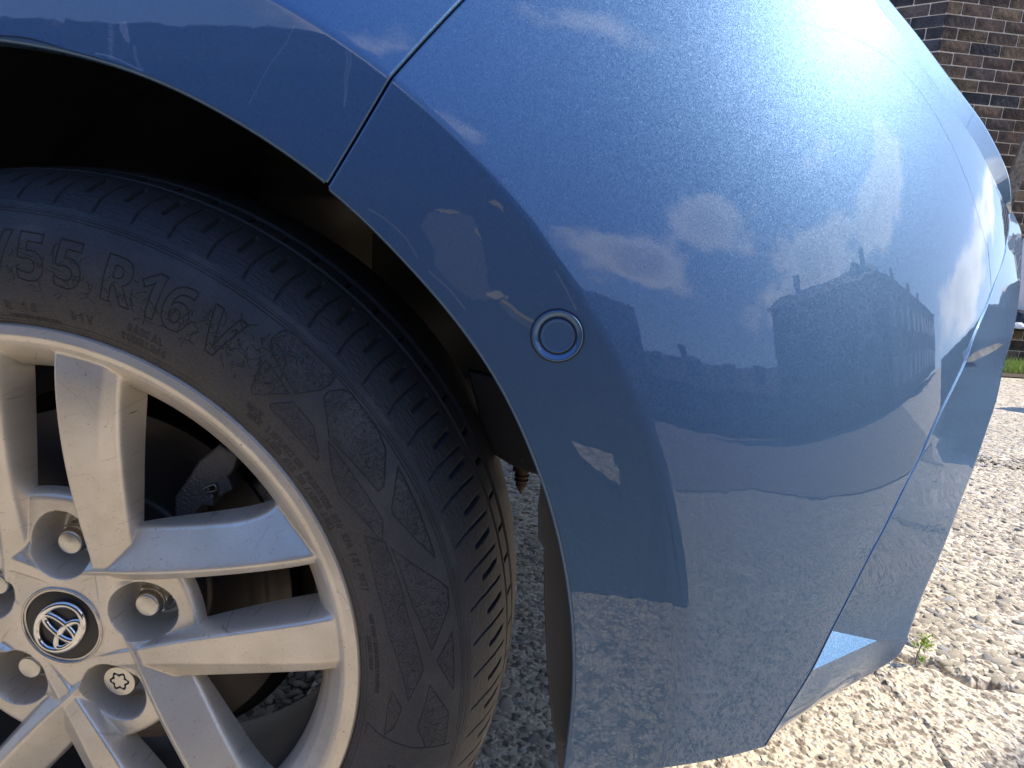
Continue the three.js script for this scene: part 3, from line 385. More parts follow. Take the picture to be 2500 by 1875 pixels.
{
  const [bump, col] = sidewallMaps();
  const side = std({ color: 0xffffff, map: col, bumpMap: bump, bumpScale: 0.0026, roughness: 0.68 });
  const rubber = std({ color: rgb(0.036, 0.036, 0.039), roughness: 0.62, bumpMap: dataTex(256, 256, (u, v) => { const n = fbmTile(u, v, 16, 3, 4) * 0.7 + fbmTile(u, v, 64, 9, 2) * 0.3; return [n, n, n]; }, false, [24, 4]), bumpScale: 0.0008 });
  const prof = curveThrough([[0.2105, -0.010], [0.2150, -0.003], [0.2185, 0.0008], [0.2300, 0.0062], [0.2450, 0.0098], [0.2590, 0.0108], [0.2720, 0.0082], [0.2790, 0.0048], [0.2840, 0.0010], [0.2880, -0.0035]].map(([r, z]) => new THREE.Vector3(r, z, 0)));
  const wall = grid(720, 40, (u, v) => { const q = prof(v), th = u * 2 * Math.PI; return [q.x * Math.cos(th), q.x * Math.sin(th), q.y]; }, { wrapU: true, uv: (u, v) => [(TY.t0 - u * 360) / TY.span, (prof(v).x - TY.r0) / (TY.r1 - TY.r0)] });
  // shoulder and tread with real slots and sipes
  const pitch = 360 / 78, base = [[0.2880, -0.0035], [0.2905, -0.0075], [0.2935, -0.0130], [0.2968, -0.0195], [0.3000, -0.0275], [0.3032, -0.0390], [0.3060, -0.0550], [0.3078, -0.0740], [0.3085, -0.0980]];
  const half = curveThrough(base.map(([r, z]) => new THREE.Vector3(r, z, 0)));
  const slot = (d, w) => Math.exp(-((d / w) ** 4));
  const tread = grid(78 * 34, 92, (u, v) => {
    const q = v < 0.78 ? half(v / 0.78) : half(1 - (v - 0.78) / 0.22 * 0.999), z = v < 0.78 ? q.y : -0.196 - q.y; let r = q.x; const deg = u * 360, s = v / 0.78, ph = deg / pitch - Math.floor(deg / pitch), k = Math.floor(deg / pitch), jit = (hash3(k, 3, 1) - 0.5) * 0.12;
    if (v < 0.74) {
      const zig = s < 0.16 ? -0.14 + s * 0.9 : s < 0.30 ? 0.0 + (s - 0.16) * 0.2 : 0.03 + (s - 0.30) * -0.25, along = smooth(0.02, 0.05, s) * (1 - smooth(0.46, 0.50, s));
      r -= 0.0020 * slot((ph - 0.28 - jit - zig) * pitch, 0.12) * along;                                                       // thin bent sipe
      r -= 0.0026 * slot((ph - 0.78 - jit - (s - 0.3) * 0.22) * pitch, 0.26) * smooth(0.20, 0.235, s) * (1 - smooth(0.43, 0.47, s));   // short wide slot
    }
    for (const g of [[0.575, 0.012], [0.80, 0.030]]) r -= 0.0062 * slot(s - g[0], g[1]) * (v < 0.78 ? 1 : 0);                     // grooves round the tyre
    if (s > 0.62 && s < 0.76) r -= 0.003 * slot((ph - 0.4 - jit) * pitch, 0.2);
    const th = deg * DEG; return [r * Math.cos(th), r * Math.sin(th), z];
  }, { wrapU: true, uv: (u, v) => [u, v] });
  const inner = lathe([[0.2880, -0.1925], [0.27, -0.205], [0.235, -0.200], [0.212, -0.186], [0.208, -0.176]], 120); inner.computeVertexNormals();
  const g = mergeGeometries([plain(wall), plain(tread), plain(inner)], true);
  mesh('tyre', g, [side, rubber, rubber], wheel).userData = { label: 'black tyre with cracked sidewall lettering and shoulder slots' };
}

// ---- alloy rim as one cast face: five pairs of spokes, nut pockets, window openings
const LUG0 = 87.3;
// edges of the spokes as offsets (mm) from the line hub-nut, by radius; turned into angles
const offset = (pts) => { const t = smoothTable(pts); return (r) => Math.asin(clamp(t(r) / 1000 / r, -0.985, 0.985)) / DEG; };
const esCw = offset([[0.06, -22.5], [0.10, -17.5], [0.15, -14.2], [0.21, -13]]), ridgeCw = offset([[0.05, -35.5], [0.09, -36.6], [0.14, -39.2], [0.205, -45.8]]), bevCw = offset([[0.06, -53], [0.10, -52], [0.15, -52.5], [0.20, -55.3]]);
const esCcw = offset([[0.06, 23.2], [0.12, 22.7], [0.20, 21.7]]), ridgeCcw = offset([[0.05, 36.5], [0.075, 33], [0.12, 31], [0.20, 29.2]]), winCcw = offset([[0.06, 60.5], [0.10, 60.5], [0.14, 58.2], [0.166, 57.8], [0.185, 62], [0.20, 74]]);
const face = smoothTable([[0.03, -0.0230], [0.05, -0.0205], [0.075, -0.0155], [0.1, -0.0105], [0.13, -0.0058], [0.16, -0.0028], [0.185, -0.0022], [0.204, -0.0040]]);
const ring = table([[0.1780, -0.12], [0.1815, -0.040], [0.1830, -0.031], [0.1870, -0.0215], [0.1930, -0.0130], [0.1985, -0.0072], [0.2020, -0.0036], [0.2055, -0.0012], [0.2090, 0.0], [0.2145, -0.0008]]);
const smax = (a, b, k) => { const h = clamp(0.5 + (a - b) / (2 * k)); return lerp(b, a, h) + k * h * (1 - h); };
const smin = (a, b, k) => -smax(-a, -b, k);
const soft = (d, k) => d > 4 * k ? d : d < -4 * k ? 0 : k * Math.log(1 + Math.exp(d / k));
function rimHeight(r, beta) {
  const arc = DEG * r, f = face(r), wall = 13;
  // clockwise spoke: broad flat face, narrow bevel, wall
  let a = f; { const d1 = (beta - esCw(r)) * arc, d2 = (ridgeCw(r) - beta) * arc, d3 = (bevCw(r) - beta) * arc; a -= wall * soft(d1, 0.0006) + 0.55 * soft(d2, 0.0007) + (wall - 0.55) * soft(d3, 0.0007); }
  // counter-clockwise spoke: ridge near the slot, long facet falling to the window
  let b = f + 0.0022; { const rc = ridgeCcw(r), d1 = (rc - beta) * arc, d2 = (esCcw(r) - beta) * arc, d3 = (beta - rc) * arc, d4 = (beta - winCcw(r)) * arc; b -= 0.75 * soft(d1, 0.0006) + (wall - 0.75) * soft(d2, 0.0006) + 0.55 * soft(d3, 0.0009) + (wall - 0.55) * soft(d4, 0.0008); }
  let h = smax(a, b, 0.0012);
  const hub = -0.0220 - 1.1 * soft(r - 0.060, 0.002) - 0.25 * Math.abs(beta) / 36 * 0.004; h = smax(h, hub, 0.0022);
  const shelf = -0.0255 - 4 * soft(r - 0.0965, 0.001) - 4.5 * soft(Math.abs(beta - 2) * arc - 0.026, 0.001); h = smax(h, shelf, 0.0012);
  return smax(h, ring(r), 0.0022);
}
function pocket(r, beta) { const x = r * Math.cos(beta * DEG) - 0.0585, y = r * Math.sin(beta * DEG), d = Math.hypot(x > 0 ? x * 0.84 : x, y) - 0.0190; return -0.0545 + 11 * soft(d, 0.0008); }
{
  const NR = 200, NT = 5 * 300, r0 = 0.0262, r1 = 0.2145, P = [], U = [], zs = new Float32Array((NR + 1) * (NT + 1));
  for (let j = 0; j <= NR; j++) for (let i = 0; i <= NT; i++) { const r = lerp(r0, r1, j / NR), th = i / NT * 360; let be = ((th - LUG0) % 72 + 72 + 30) % 72 - 30; const z = smin(smax(smax(rimHeight(r, be), rimHeight(r, be - 72), 0.0012), rimHeight(r, be + 72), 0.0012), pocket(r, be), 0.0012); zs[j * (NT + 1) + i] = Math.max(z, -0.2); P.push(r * Math.cos(th * DEG), r * Math.sin(th * DEG), z); U.push(r * Math.cos(th * DEG), r * Math.sin(th * DEG)); }
  // whole cells first (their normals), then the cells on the lower edge are cut straight at CUT
  const CUT = -0.0345, whole = [], part = [], R = (j) => lerp(r0, r1, j / NR);
  for (let j = 0; j < NR; j++) for (let i = 0; i < NT; i++) { const k = j * (NT + 1) + i, q = [k, k + 1, k + NT + 2, k + NT + 1], z = q.map((n) => zs[n]), lim = R(j) < 0.092 ? -0.09 : CUT; if (Math.min(...z) > lim) whole.push(k, k + 1, k + NT + 2, k, k + NT + 2, k + NT + 1); else if (Math.max(...z) > lim) part.push(q); }
  const g = new THREE.BufferGeometry(); g.setAttribute('position', new THREE.Float32BufferAttribute(P, 3)); g.setAttribute('uv', new THREE.Float32BufferAttribute(U, 2)); g.setIndex([...whole, ...part.flatMap(([a, b, c, d]) => [a, b, c, a, c, d])]); g.computeVertexNormals();
  const N = g.attributes.normal; for (let j = 0; j <= NR; j++) { const a = j * (NT + 1), b = a + NT, v = new THREE.Vector3(N.getX(a) + N.getX(b), N.getY(a) + N.getY(b), N.getZ(a) + N.getZ(b)).normalize(); N.setXYZ(a, v.x, v.y, v.z); N.setXYZ(b, v.x, v.y, v.z); }
  const cutP = [], cutN = [], cutU = []; { const A = g.attributes; for (const q of part) for (const tri of [[q[0], q[1], q[2]], [q[0], q[2], q[3]]]) { const poly = []; for (let e = 0; e < 3; e++) { const a = tri[e], b = tri[(e + 1) % 3], za = zs[a] - CUT, zb = zs[b] - CUT, get = (n) => [P[n * 3], P[n * 3 + 1], zs[n], A.normal.getX(n), A.normal.getY(n), A.normal.getZ(n), U[n * 2], U[n * 2 + 1]]; if (za > 0) poly.push(get(a)); if (za > 0 !== zb > 0) { const s = za / (za - zb), x = get(a), y = get(b); poly.push(x.map((n, m) => lerp(n, y[m], s))); } } for (let m = 1; m + 1 < poly.length; m++) for (const v of [poly[0], poly[m], poly[m + 1]]) { cutP.push(v[0], v[1], v[2]); cutN.push(v[3], v[4], v[5]); cutU.push(v[6], v[7]); } } }
  const rimEdge = new THREE.BufferGeometry(); rimEdge.setAttribute('position', new THREE.Float32BufferAttribute(cutP, 3)); rimEdge.setAttribute('normal', new THREE.Float32BufferAttribute(cutN, 3)); rimEdge.setAttribute('uv', new THREE.Float32BufferAttribute(cutU, 2)); g.setIndex(whole);
  // brake dust specks, scuffs and hairline scratches of the silver lacquer
  const W = 1024, c = document.createElement('canvas'); c.width = c.height = W; const x = c.getContext('2d'); x.fillStyle = '#e2d8c7'; x.fillRect(0, 0, W, W);
  for (let i = 0; i < 5200; i++) { const a = 0.05 + rnd() * 0.14; x.fillStyle = rnd() < 0.5 ? `rgba(120,100,78,${a})` : `rgba(228,222,212,${a})`; x.beginPath(); x.arc(rnd() * W, rnd() * W, 0.5 + rnd() * 2.4, 0, 7); x.fill(); }
  for (let i = 0; i < 90; i++) { x.fillStyle = `rgba(30,26,22,${0.4 + rnd() * 0.5})`; x.beginPath(); x.arc(rnd() * W, rnd() * W, 0.4 + rnd() * 1.1, 0, 7); x.fill(); }
  for (let i = 0; i < 420; i++) { const px = rnd() * W, py = rnd() * W, a = rnd() < 0.6 ? 2.5 + rnd() * 0.6 : rnd() * 6.3, l = 8 + rnd() * 60; x.strokeStyle = rnd() < 0.7 ? `rgba(240,236,228,${0.12 + rnd() * 0.3})` : `rgba(90,80,68,${0.12 + rnd() * 0.3})`; x.lineWidth = 0.5 + rnd() * 0.7; x.beginPath(); x.moveTo(px, py); x.quadraticCurveTo(px + Math.cos(a) * l * 0.5 + rnd() * 5, py + Math.sin(a) * l * 0.5, px + Math.cos(a) * l, py + Math.sin(a) * l); x.stroke(); }
  const im = x.getImageData(0, 0, W, W); for (let j = 0; j < W; j++) for (let i = 0; i < W; i++) { const o = (j * W + i) * 4, n = (fbmTile(i / W, j / W, 12, 21, 5) - 0.5) * 30 + (rnd() - 0.5) * 9; for (let q = 0; q < 3; q++) im.data[o + q] = clamp(im.data[o + q] + n * (q === 2 ? 1.15 : 1), 0, 255); } x.putImageData(im, 0, 0);
  const grain = dataTex(256, 256, (u, v) => { const n = fbmTile(u, v, 64, 4, 2); return [n, n, n]; }, false, [1 / 0.05, 1 / 0.05]);
  const alloy = std({ color: 0xffffff, map: tex(new THREE.CanvasTexture(c), true, [1 / 0.26, 1 / 0.26]), metalness: 0.68, roughness: 0.42, bumpMap: grain, bumpScale: 0.00006 });
  const edge = lathe([[0.2145, -0.0008], [0.2160, -0.0022], [0.2163, -0.0050], [0.2140, -0.0120], [0.2080, -0.0180]], 240);
  mesh('rim', merge([g, rimEdge, edge]), alloy, wheel).userData = { label: 'silver ten-spoke alloy rim with five nut pockets' };
  mesh('barrel', lathe([[0.1822, -0.034], [0.1850, -0.052], [0.1840, -0.12], [0.1900, -0.165], [0.2060, -0.178], [0.2080, -0.190]], 160), std({ color: rgb(0.16, 0.15, 0.14), metalness: 0.4, roughness: 0.6 }), wheel);
}
// ---- nuts, cap and badge
{
  const chrome = std({ color: rgb(0.56, 0.54, 0.50), metalness: 0.95, roughness: 0.24 }), bright = std({ color: rgb(0.72, 0.71, 0.69), metalness: 1, roughness: 0.10 }), dark = std({ color: rgb(0.012, 0.012, 0.012), roughness: 0.7 });
  const hex = (r, h) => { const s = new THREE.Shape(); for (let i = 0; i < 6; i++) { const a = i * Math.PI / 3; i ? s.lineTo(r * Math.cos(a), r * Math.sin(a)) : s.moveTo(r, 0); } s.closePath(); return new THREE.ExtrudeGeometry(s, { depth: h, bevelEnabled: true, bevelSize: 0.0007, bevelThickness: 0.0007, bevelSegments: 3 }); };
  const nut = merge([hex(0.0108, 0.015).translate(0, 0, -0.046), lathe([[0.0101, -0.032], [0.0101, -0.0295], [0.0095, -0.0285], [0.0090, -0.0282], [0.0090, -0.0245], [0.0084, -0.0230], [0.0074, -0.0223], [0.0001, -0.0220]], 40), lathe([[0.0155, -0.046], [0.0150, -0.0425], [0.0110, -0.0415]], 40)]);
  for (let k = 0; k < 5; k++) {
    const th = (LUG0 + 72 * k) * DEG, x = 0.0575 * Math.cos(th), y = 0.0575 * Math.sin(th);
    if (k !== 3) { mesh('wheel_nut', nut, chrome, wheel).position.set(x, y, -0.0105); wheel.children[wheel.children.length - 1].rotation.z = k * 1.3 + 0.3; continue; }
    // locking nut: round head with a star-shaped key groove
    const star = (r, d) => { const s = new THREE.Shape(); for (let i = 0; i <= 96; i++) { const a = i / 96 * 2 * Math.PI, q = r + d * Math.cos(6 * a); i ? s.lineTo(q * Math.cos(a), q * Math.sin(a)) : s.moveTo(q, 0); } return s; };
    const disc = new THREE.Shape(); disc.absarc(0, 0, 0.0112, 0, 2 * Math.PI); const hole = star(0.0068, 0.0009); disc.holes.push(new THREE.Path(hole.getPoints(1)));
    const b = { bevelEnabled: true, bevelSize: 0.0004, bevelThickness: 0.0004, bevelSegments: 2, curveSegments: 48 };
    const lg = merge([new THREE.ExtrudeGeometry(disc, { ...b, depth: 0.006 }).translate(0, 0, -0.029), new THREE.ExtrudeGeometry(star(0.0046, 0.0010), { ...b, depth: 0.006 }).translate(0, 0, -0.029), new THREE.CylinderGeometry(0.0112, 0.0120, 0.018, 40).rotateX(Math.PI / 2).translate(0, 0, -0.038)]);
    const lm = mesh('locking_nut', lg, chrome, wheel); lm.position.set(x, y, -0.0105); lm.userData = { label: 'locking wheel nut with a star-shaped key groove' };
  }
  mesh('centre_cap', lathe([[0.0278, -0.040], [0.0278, -0.0235], [0.0262, -0.0228], [0.015, -0.0212], [0.0001, -0.0206]], 72), new THREE.MeshPhysicalMaterial({ side: THREE.DoubleSide, color: rgb(0.020, 0.016, 0.013), roughness: 0.5, clearcoat: 0.25, clearcoatRoughness: 0.2 }), wheel).userData = { label: 'black centre cap of the wheel' };
  mesh('cap_ring', lathe([[0.0274, -0.0238], [0.0276, -0.0218], [0.0284, -0.0210], [0.0292, -0.0214], [0.0296, -0.0240], [0.0296, -0.03]], 90), chrome, wheel);
  // badge: an upright and a lying oval inside a wide oval
  const oval = (a, b, cx, cy, w, h) => { const pts = []; for (let i = 0; i < 96; i++) { const t = i / 96 * 2 * Math.PI; pts.push(new THREE.Vector3(cx + a * Math.cos(t), cy + b * Math.sin(t), 0)); } const g = new THREE.TubeGeometry(new THREE.CatmullRomCurve3(pts, true), 140, w, 10, true); g.scale(1, 1, h); return g; };
  const badge = merge([oval(0.0202, 0.0146, 0, 0, 0.0025, 0.8), oval(0.0052, 0.0132, 0, 0, 0.0023, 0.8), oval(0.0136, 0.0054, 0, 0.0076, 0.0023, 0.75)]).rotateZ(-130 * DEG).translate(0, 0, -0.0198);
  mesh('cap_badge', badge, bright, wheel).userData = { label: 'polished badge of three interlaced ovals' };
}
// ---- brake
{
  const iron = std({ color: rgb(0.11, 0.095, 0.085), metalness: 0.75, roughness: 0.42, bumpMap: dataTex(256, 256, (u, v) => { const n = noiseTile(0, v * 128, 128, 8) * 0.6 + 0.4 * noiseTile(0, v * 64, 64, 9); return [n, n, n]; }, false), bumpScale: 0.0003 });
  const disc = lathe([[0.072, -0.060], [0.074, -0.082], [0.078, -0.086], [0.1395, -0.086], [0.1400, -0.0865], [0.1400, -0.106], [0.078, -0.107]], 140);
  mesh('brake_disc', disc, iron, wheel); mesh('hub_face', lathe([[0.0722, -0.0600], [0.05, -0.0585], [0.0001, -0.0585]], 60), std({ color: rgb(0.07, 0.065, 0.06), metalness: 0.5, roughness: 0.6 }), wheel);
  const z1 = (x, y) => { const p = onPlaneZ(x * 0.4069, 700 + y * 0.4069, -0.066); return new THREE.Vector2(p.x, p.y); }, ex = { depth: 0.016, bevelEnabled: true, bevelSize: 0.0022, bevelThickness: 0.002, bevelSegments: 3 };
  const carrier = new THREE.Shape([[1080, 1260], [1130, 1190], [1220, 1050], [1330, 960], [1420, 1010], [1400, 1080], [1360, 1130], [1385, 1200], [1330, 1235], [1320, 1160], [1240, 1180], [1275, 1250], [1270, 1290], [1210, 1290], [1170, 1340], [1180, 1420], [1230, 1490], [1110, 1500], [1080, 1420]].map((q) => z1(...q)));
  const block = new THREE.Shape([[1225, 1400], [1290, 1330], [1345, 1245], [1440, 1300], [1560, 1190], [1680, 1230], [1700, 1420], [1500, 1520], [1240, 1500]].map((q) => z1(...q)));
  const cast = std({ color: rgb(0.17, 0.16, 0.15), metalness: 0.5, roughness: 0.5, bumpMap: dataTex(128, 128, (u, v) => { const n = fbmTile(u, v, 24, 31, 3); return [n, n, n]; }, false, [30, 30]), bumpScale: 0.0008 });
  mesh('caliper_carrier', new THREE.ExtrudeGeometry(carrier, ex).translate(0, 0, -0.080), cast, wheel).userData = { label: 'grey cast caliper carrier seen between the spokes' };
  mesh('brake_caliper', new THREE.ExtrudeGeometry(block, { ...ex, depth: 0.05, bevelSize: 0.005, bevelThickness: 0.005 }).translate(0, 0, -0.145), cast, wheel);
  const clip = [[1240, 1195], [1310, 1170], [1318, 1200], [1270, 1215]].map((q) => z1(...q)); mesh('brake_clip', new THREE.TubeGeometry(new THREE.CatmullRomCurve3(clip.map((q) => new THREE.Vector3(q.x, q.y, -0.060))), 24, 0.0008, 6), std({ color: rgb(0.45, 0.44, 0.42), metalness: 1, roughness: 0.3 }), wheel);
  mesh('dust_shield', lathe([[0.05, -0.118], [0.150, -0.116], [0.152, -0.104]], 90, 0.2, 5.2), std({ color: rgb(0.02, 0.018, 0.016), roughness: 0.8 }), wheel);
  mesh('suspension_arm', new THREE.CapsuleGeometry(0.022, 0.16, 6, 16).rotateZ(0.3).rotateX(1.2).translate(0.09, -0.10, -0.22), std({ color: rgb(0.03, 0.028, 0.026), roughness: 0.7 }), wheel);
}
// ================================================================ the drive
const crackA = [[2050, 1560], [2120, 1592], [2195, 1604], [2290, 1625], [2370, 1668], [2440, 1672], [2560, 1700]].map(([u, v]) => onGround(u, v)), crackB = [[2135, 1640], [2160, 1672], [2200, 1712], [2262, 1772], [2290, 1830], [2330, 1900]].map(([u, v]) => onGround(u, v)), crackC = [[2398, 1070], [2450, 1084], [2520, 1110], [2620, 1140]].map(([u, v]) => onGround(u, v)), crackD = [[1735, 1852], [1780, 1890], [1850, 1960]].map(([u, v]) => onGround(u, v));
const segDist = (px, pz, a, b) => { const dx = b.x - a.x, dz = b.z - a.z, t = clamp(((px - a.x) * dx + (pz - a.z) * dz) / (dx * dx + dz * dz)); return Math.hypot(px - a.x - dx * t, pz - a.z - dz * t); };
const lineDist = (px, pz, l) => { let d = 9; for (let i = 1; i < l.length; i++) d = Math.min(d, segDist(px, pz, l[i - 1], l[i])); return d; };
const fall = (x, z) => -0.34 * smooth(-0.9, -5.2, z);
const NEAR = { x0: 0.05, x1: 1.9, z0: -1.6, z1: 0.35 };
// side of the long crack: the smooth slab lies towards the wheel, the pebbled one beyond
const beyond = (x, z) => { const a = crackA[0], b = crackA[crackA.length - 1]; return ((b.x - a.x) * (z - a.z) - (b.z - a.z) * (x - a.x)) < 0; };
function driveHeight(x, z) {
  let y = fall(x, z) + (fbm(x * 3, 0.3, z * 3, 3) - 0.5) * 0.010 + (fbm(x * 42, 0.7, z * 42, 2) - 0.5) * 0.0012;
  const w = fbm(x * 30, 4.1, z * 30, 2) * 0.006, dA = lineDist(x, z, crackA) + w - 0.003, dB = lineDist(x, z, crackB) + w * 0.4 - 0.001, dC = lineDist(x, z, crackC) + w - 0.003, dD = lineDist(x, z, crackD) + w * 0.4 - 0.001;
  y -= 0.016 * Math.exp(-((dA / 0.008) ** 2)) + 0.006 * Math.exp(-((dB / 0.0022) ** 2)) + 0.014 * Math.exp(-((dC / 0.009) ** 2)) + 0.006 * Math.exp(-((dD / 0.003) ** 2));
  const rough = beyond(x, z), pit = rough ? noise3(x * 95, 2.2, z * 95) : noise3(x * 210 + 2 * noise3(x * 60, 1, z * 60), 2.2, z * 210); y -= (rough ? 0.0035 : 0.0010) * smooth(rough ? 0.66 : 0.72 + 0.22 * (noise3(x * 22, 9, z * 22) - 0.35), rough ? 0.86 : 0.95, pit) + (rough ? 0 : 0.0014 * (fbm(x * 260, 5, z * 260, 2) - 0.5)) - (rough ? 0.002 * (fbm(x * 110, 8, z * 110, 2) - 0.5) : 0);
  return y;
}
const cementMap = dataTex(1024, 1024, (u, v) => {
  const n = fbmTile(u, v, 8, 60, 6), f = fbmTile(u, v, 256, 61, 2), [d1, d2, id] = worleyTile(u, v, 150, 70), stone = smooth(0.42, 0.22, d1) * (id > 0.45 ? 1 : 0), t = (n - 0.5) * 0.16 + (f - 0.5) * 0.20; let c = [0.63 + t, 0.53 + t, 0.39 + t * 0.9];
  if (stone) { const h = (id * 37) % 1, s = h < 0.3 ? [0.52, 0.50, 0.47] : h < 0.5 ? [0.46, 0.40, 0.32] : h < 0.8 ? [0.70, 0.64, 0.53] : [0.36, 0.34, 0.33]; c = c.map((q, i) => lerp(q, s[i] + t * 0.5, stone * 0.8)); }
  const [e1, e2, eid] = worleyTile(u, v, 82, 84), spk = smooth(0.42, 0.28, e1 + (f - 0.5) * 0.25) * (eid < 0.42 ? 1 : 0) + 0.6 * smooth(0.62, 0.72, fbmTile(u, v, 210, 95, 2)), dirt = clamp(smooth(0.66, 0.8, fbmTile(u, v, 90, 90, 3)) * 0.7 + spk); return c.map((q, i) => q * lerp(1, [0.36, 0.34, 0.33][i], dirt)).map((q) => Math.pow(clamp(q), 1 / 2.2));
}, true, [1 / 1.1, 1 / 1.1]);
const cementBump = dataTex(1024, 1024, (u, v) => { const [d1, , id] = worleyTile(u, v, 150, 70), n = fbmTile(u, v, 128, 62, 3), p = smooth(0.60, 0.72, fbmTile(u, v, 230, 63, 2)) + 0.5 * smooth(0.66, 0.8, fbmTile(u, v, 110, 64, 2)), h = 0.5 + 0.3 * (id > 0.45 ? smooth(0.5, 0.1, d1) : 0) + (n - 0.5) * 0.5 - p * 0.4; return [h, h, h]; }, false, [1 / 1.1, 1 / 1.1]);
const gapMap = dataTex(1024, 1024, (u, v) => { const n = fbmTile(u, v, 8, 160, 5), f = fbmTile(u, v, 200, 161, 2), [d1, d2, id] = worleyTile(u + (f - 0.5) * 0.006, v + (n - 0.5) * 0.01, 118, 170), gap = smooth(0.26, 0.08, d2 - d1) * smooth(0.35, 0.6, fbmTile(u, v, 70, 166, 3)), dk = id < 0.16 ? 0.5 : 1, t = (n - 0.5) * 0.2 + (f - 0.5) * 0.16 + (id - 0.5) * 0.14; return [0.63 + t, 0.54 + t, 0.41 + t].map((q) => Math.pow(clamp(q * lerp(1, 0.24, gap) * dk), 1 / 2.2)); }, true, [1 / 1.3, 1 / 1.3]);
const openDrive = std({ map: gapMap, bumpMap: cementBump, bumpScale: 0.003, roughness: 0.92 });
const cement = std({ map: cementMap, bumpMap: cementBump, bumpScale: 0.0032, roughness: 0.92 });
{
  const nx = 600, nz = 630, g = grid(nx, nz, (u, v) => { const x = lerp(NEAR.x0, NEAR.x1, u), z = lerp(NEAR.z1, NEAR.z0, v); return [x, driveHeight(x, z), z]; }, { uv: (u, v, x, y, z) => [x, z] });
  structure('driveway', g, cement, 'cream pebbled concrete drive with cracks under the car');
  const s = (t) => Math.sign(t) * (Math.pow(Math.abs(t), 2.6) * 70), far = grid(140, 140, (u, v) => { const x = s(u * 2 - 1) + 0.8, z = -s(v * 2 - 1) - 0.5, inn = x > NEAR.x0 && x < NEAR.x1 && z > NEAR.z0 && z < NEAR.z1; return [x, fall(x, z) - (inn ? 0.03 : 0.004), z]; }, { uv: (u, v, x, y, z) => [x, z] });
  structure('ground', far, openDrive, 'open paved ground round the drive');
}
// the asphalt street beyond the end of the drive, seen only in the paint
{
  const s = new THREE.Shape([[3.3, 1.0], [66, 1.0], [66, -60], [-40, -60], [-40, -2.7], [3.3, -2.7]].map((q) => new THREE.Vector2(...q))), g = new THREE.ShapeGeometry(s).rotateX(-Math.PI / 2).translate(0, 0.006, 0), U = g.attributes.uv, P = g.attributes.position; for (let i = 0; i < P.count; i++) U.setXY(i, P.getX(i), P.getZ(i));
  structure('street', g, std({ color: rgb(0.50, 0.50, 0.51), map: cementMap, bumpMap: cementBump, bumpScale: 0.003, roughness: 0.95 }), 'grey asphalt street beyond the end of the drive');
}
// pebbles set in the drive
{
  const makeStone = (s) => { const g = new THREE.IcosahedronGeometry(1, 2), P = g.attributes.position; for (let i = 0; i < P.count; i++) { const x = P.getX(i), y = P.getY(i), z = P.getZ(i), k = 0.82 + 0.36 * noise3(x * 1.3 + s * 9, y * 1.3, z * 1.3); P.setXYZ(i, x * k * 1.15, y * k * 0.55, z * k * 0.78); } g.computeVertexNormals(); const q = mergeSmooth(g); return q; };
  function mergeSmooth(g) { const P = g.attributes.position, N = g.attributes.normal, m = new Map(); for (let i = 0; i < P.count; i++) { const k = [P.getX(i), P.getY(i), P.getZ(i)].map((q) => q.toFixed(4)).join(), v = m.get(k) ?? new THREE.Vector3(); v.add(new THREE.Vector3(N.getX(i), N.getY(i), N.getZ(i))); m.set(k, v); } for (let i = 0; i < P.count; i++) { const v = m.get([P.getX(i), P.getY(i), P.getZ(i)].map((q) => q.toFixed(4)).join()).clone().normalize(); N.setXYZ(i, v.x, v.y, v.z); } return g; }
  const spots = []; const zones = [[0.35, 2.5, -2.3, 0.2, 1.0], [-0.3, 1.6, 0.2, 1.2, 0.35], [1.2, 4.2, -5.0, -2.0, 0.45], [0.0, 0.6, -2.0, -0.3, 0.8]];
  for (const [x0, x1, z0, z1, k] of zones) for (let i = 0; i < (x1 - x0) * (z1 - z0) * 6400 * k; i++) {
    const x = lerp(x0, x1, rnd()), z = lerp(z0, z1, rnd()), rough = beyond(x, z) || x < 0.45, near = x > NEAR.x0 && x < NEAR.x1 && z > NEAR.z0 && z < NEAR.z1;
    if (!rough && rnd() < 0.90) continue; const s = (rough ? 0.0034 + Math.pow(rnd(), 2.8) * 0.0075 : 0.003 + rnd() * 0.003);
    spots.push([x, (near ? driveHeight(x, z) : fall(x, z) - 0.004) + s * (rough ? -0.30 : -0.30), z, s]);
  }
  const mat = std({ roughness: 0.85, bumpMap: cementBump, bumpScale: 0.001 }), m4 = new THREE.Matrix4(), q = new THREE.Quaternion(), e = new THREE.Euler();
  for (let v = 0; v < 3; v++) {
    const mine = spots.filter((_, i) => i % 3 === v), im = new THREE.InstancedMesh(makeStone(v + 1), mat, mine.length); im.name = numbered('pebbles'); im.userData = { label: 'small pebbles set in the surface of the drive', category: 'pebbles', kind: 'stuff', group: 'pebbles in the drive' }; im.castShadow = im.receiveShadow = true;
    mine.forEach(([x, y, z, s], i) => { e.set((rnd() - 0.5) * 0.5, rnd() * 6.3, (rnd() - 0.5) * 0.5); m4.compose(new THREE.Vector3(x, y, z), q.setFromEuler(e), new THREE.Vector3(s * (1 + rnd() * 0.5), s, s * (1 + rnd() * 0.3))); im.setMatrixAt(i, m4); const h = rnd(), k = 0.88 + rnd() * 0.24, c = h < 0.76 ? [0.60, 0.51, 0.38] : h < 0.88 ? [0.53, 0.45, 0.34] : h < 0.96 ? [0.44, 0.40, 0.35] : [0.62, 0.59, 0.54]; im.setColorAt(i, rgb(c[0] * k, c[1] * k, c[2] * k)); });
    scene.add(im);
  }
}
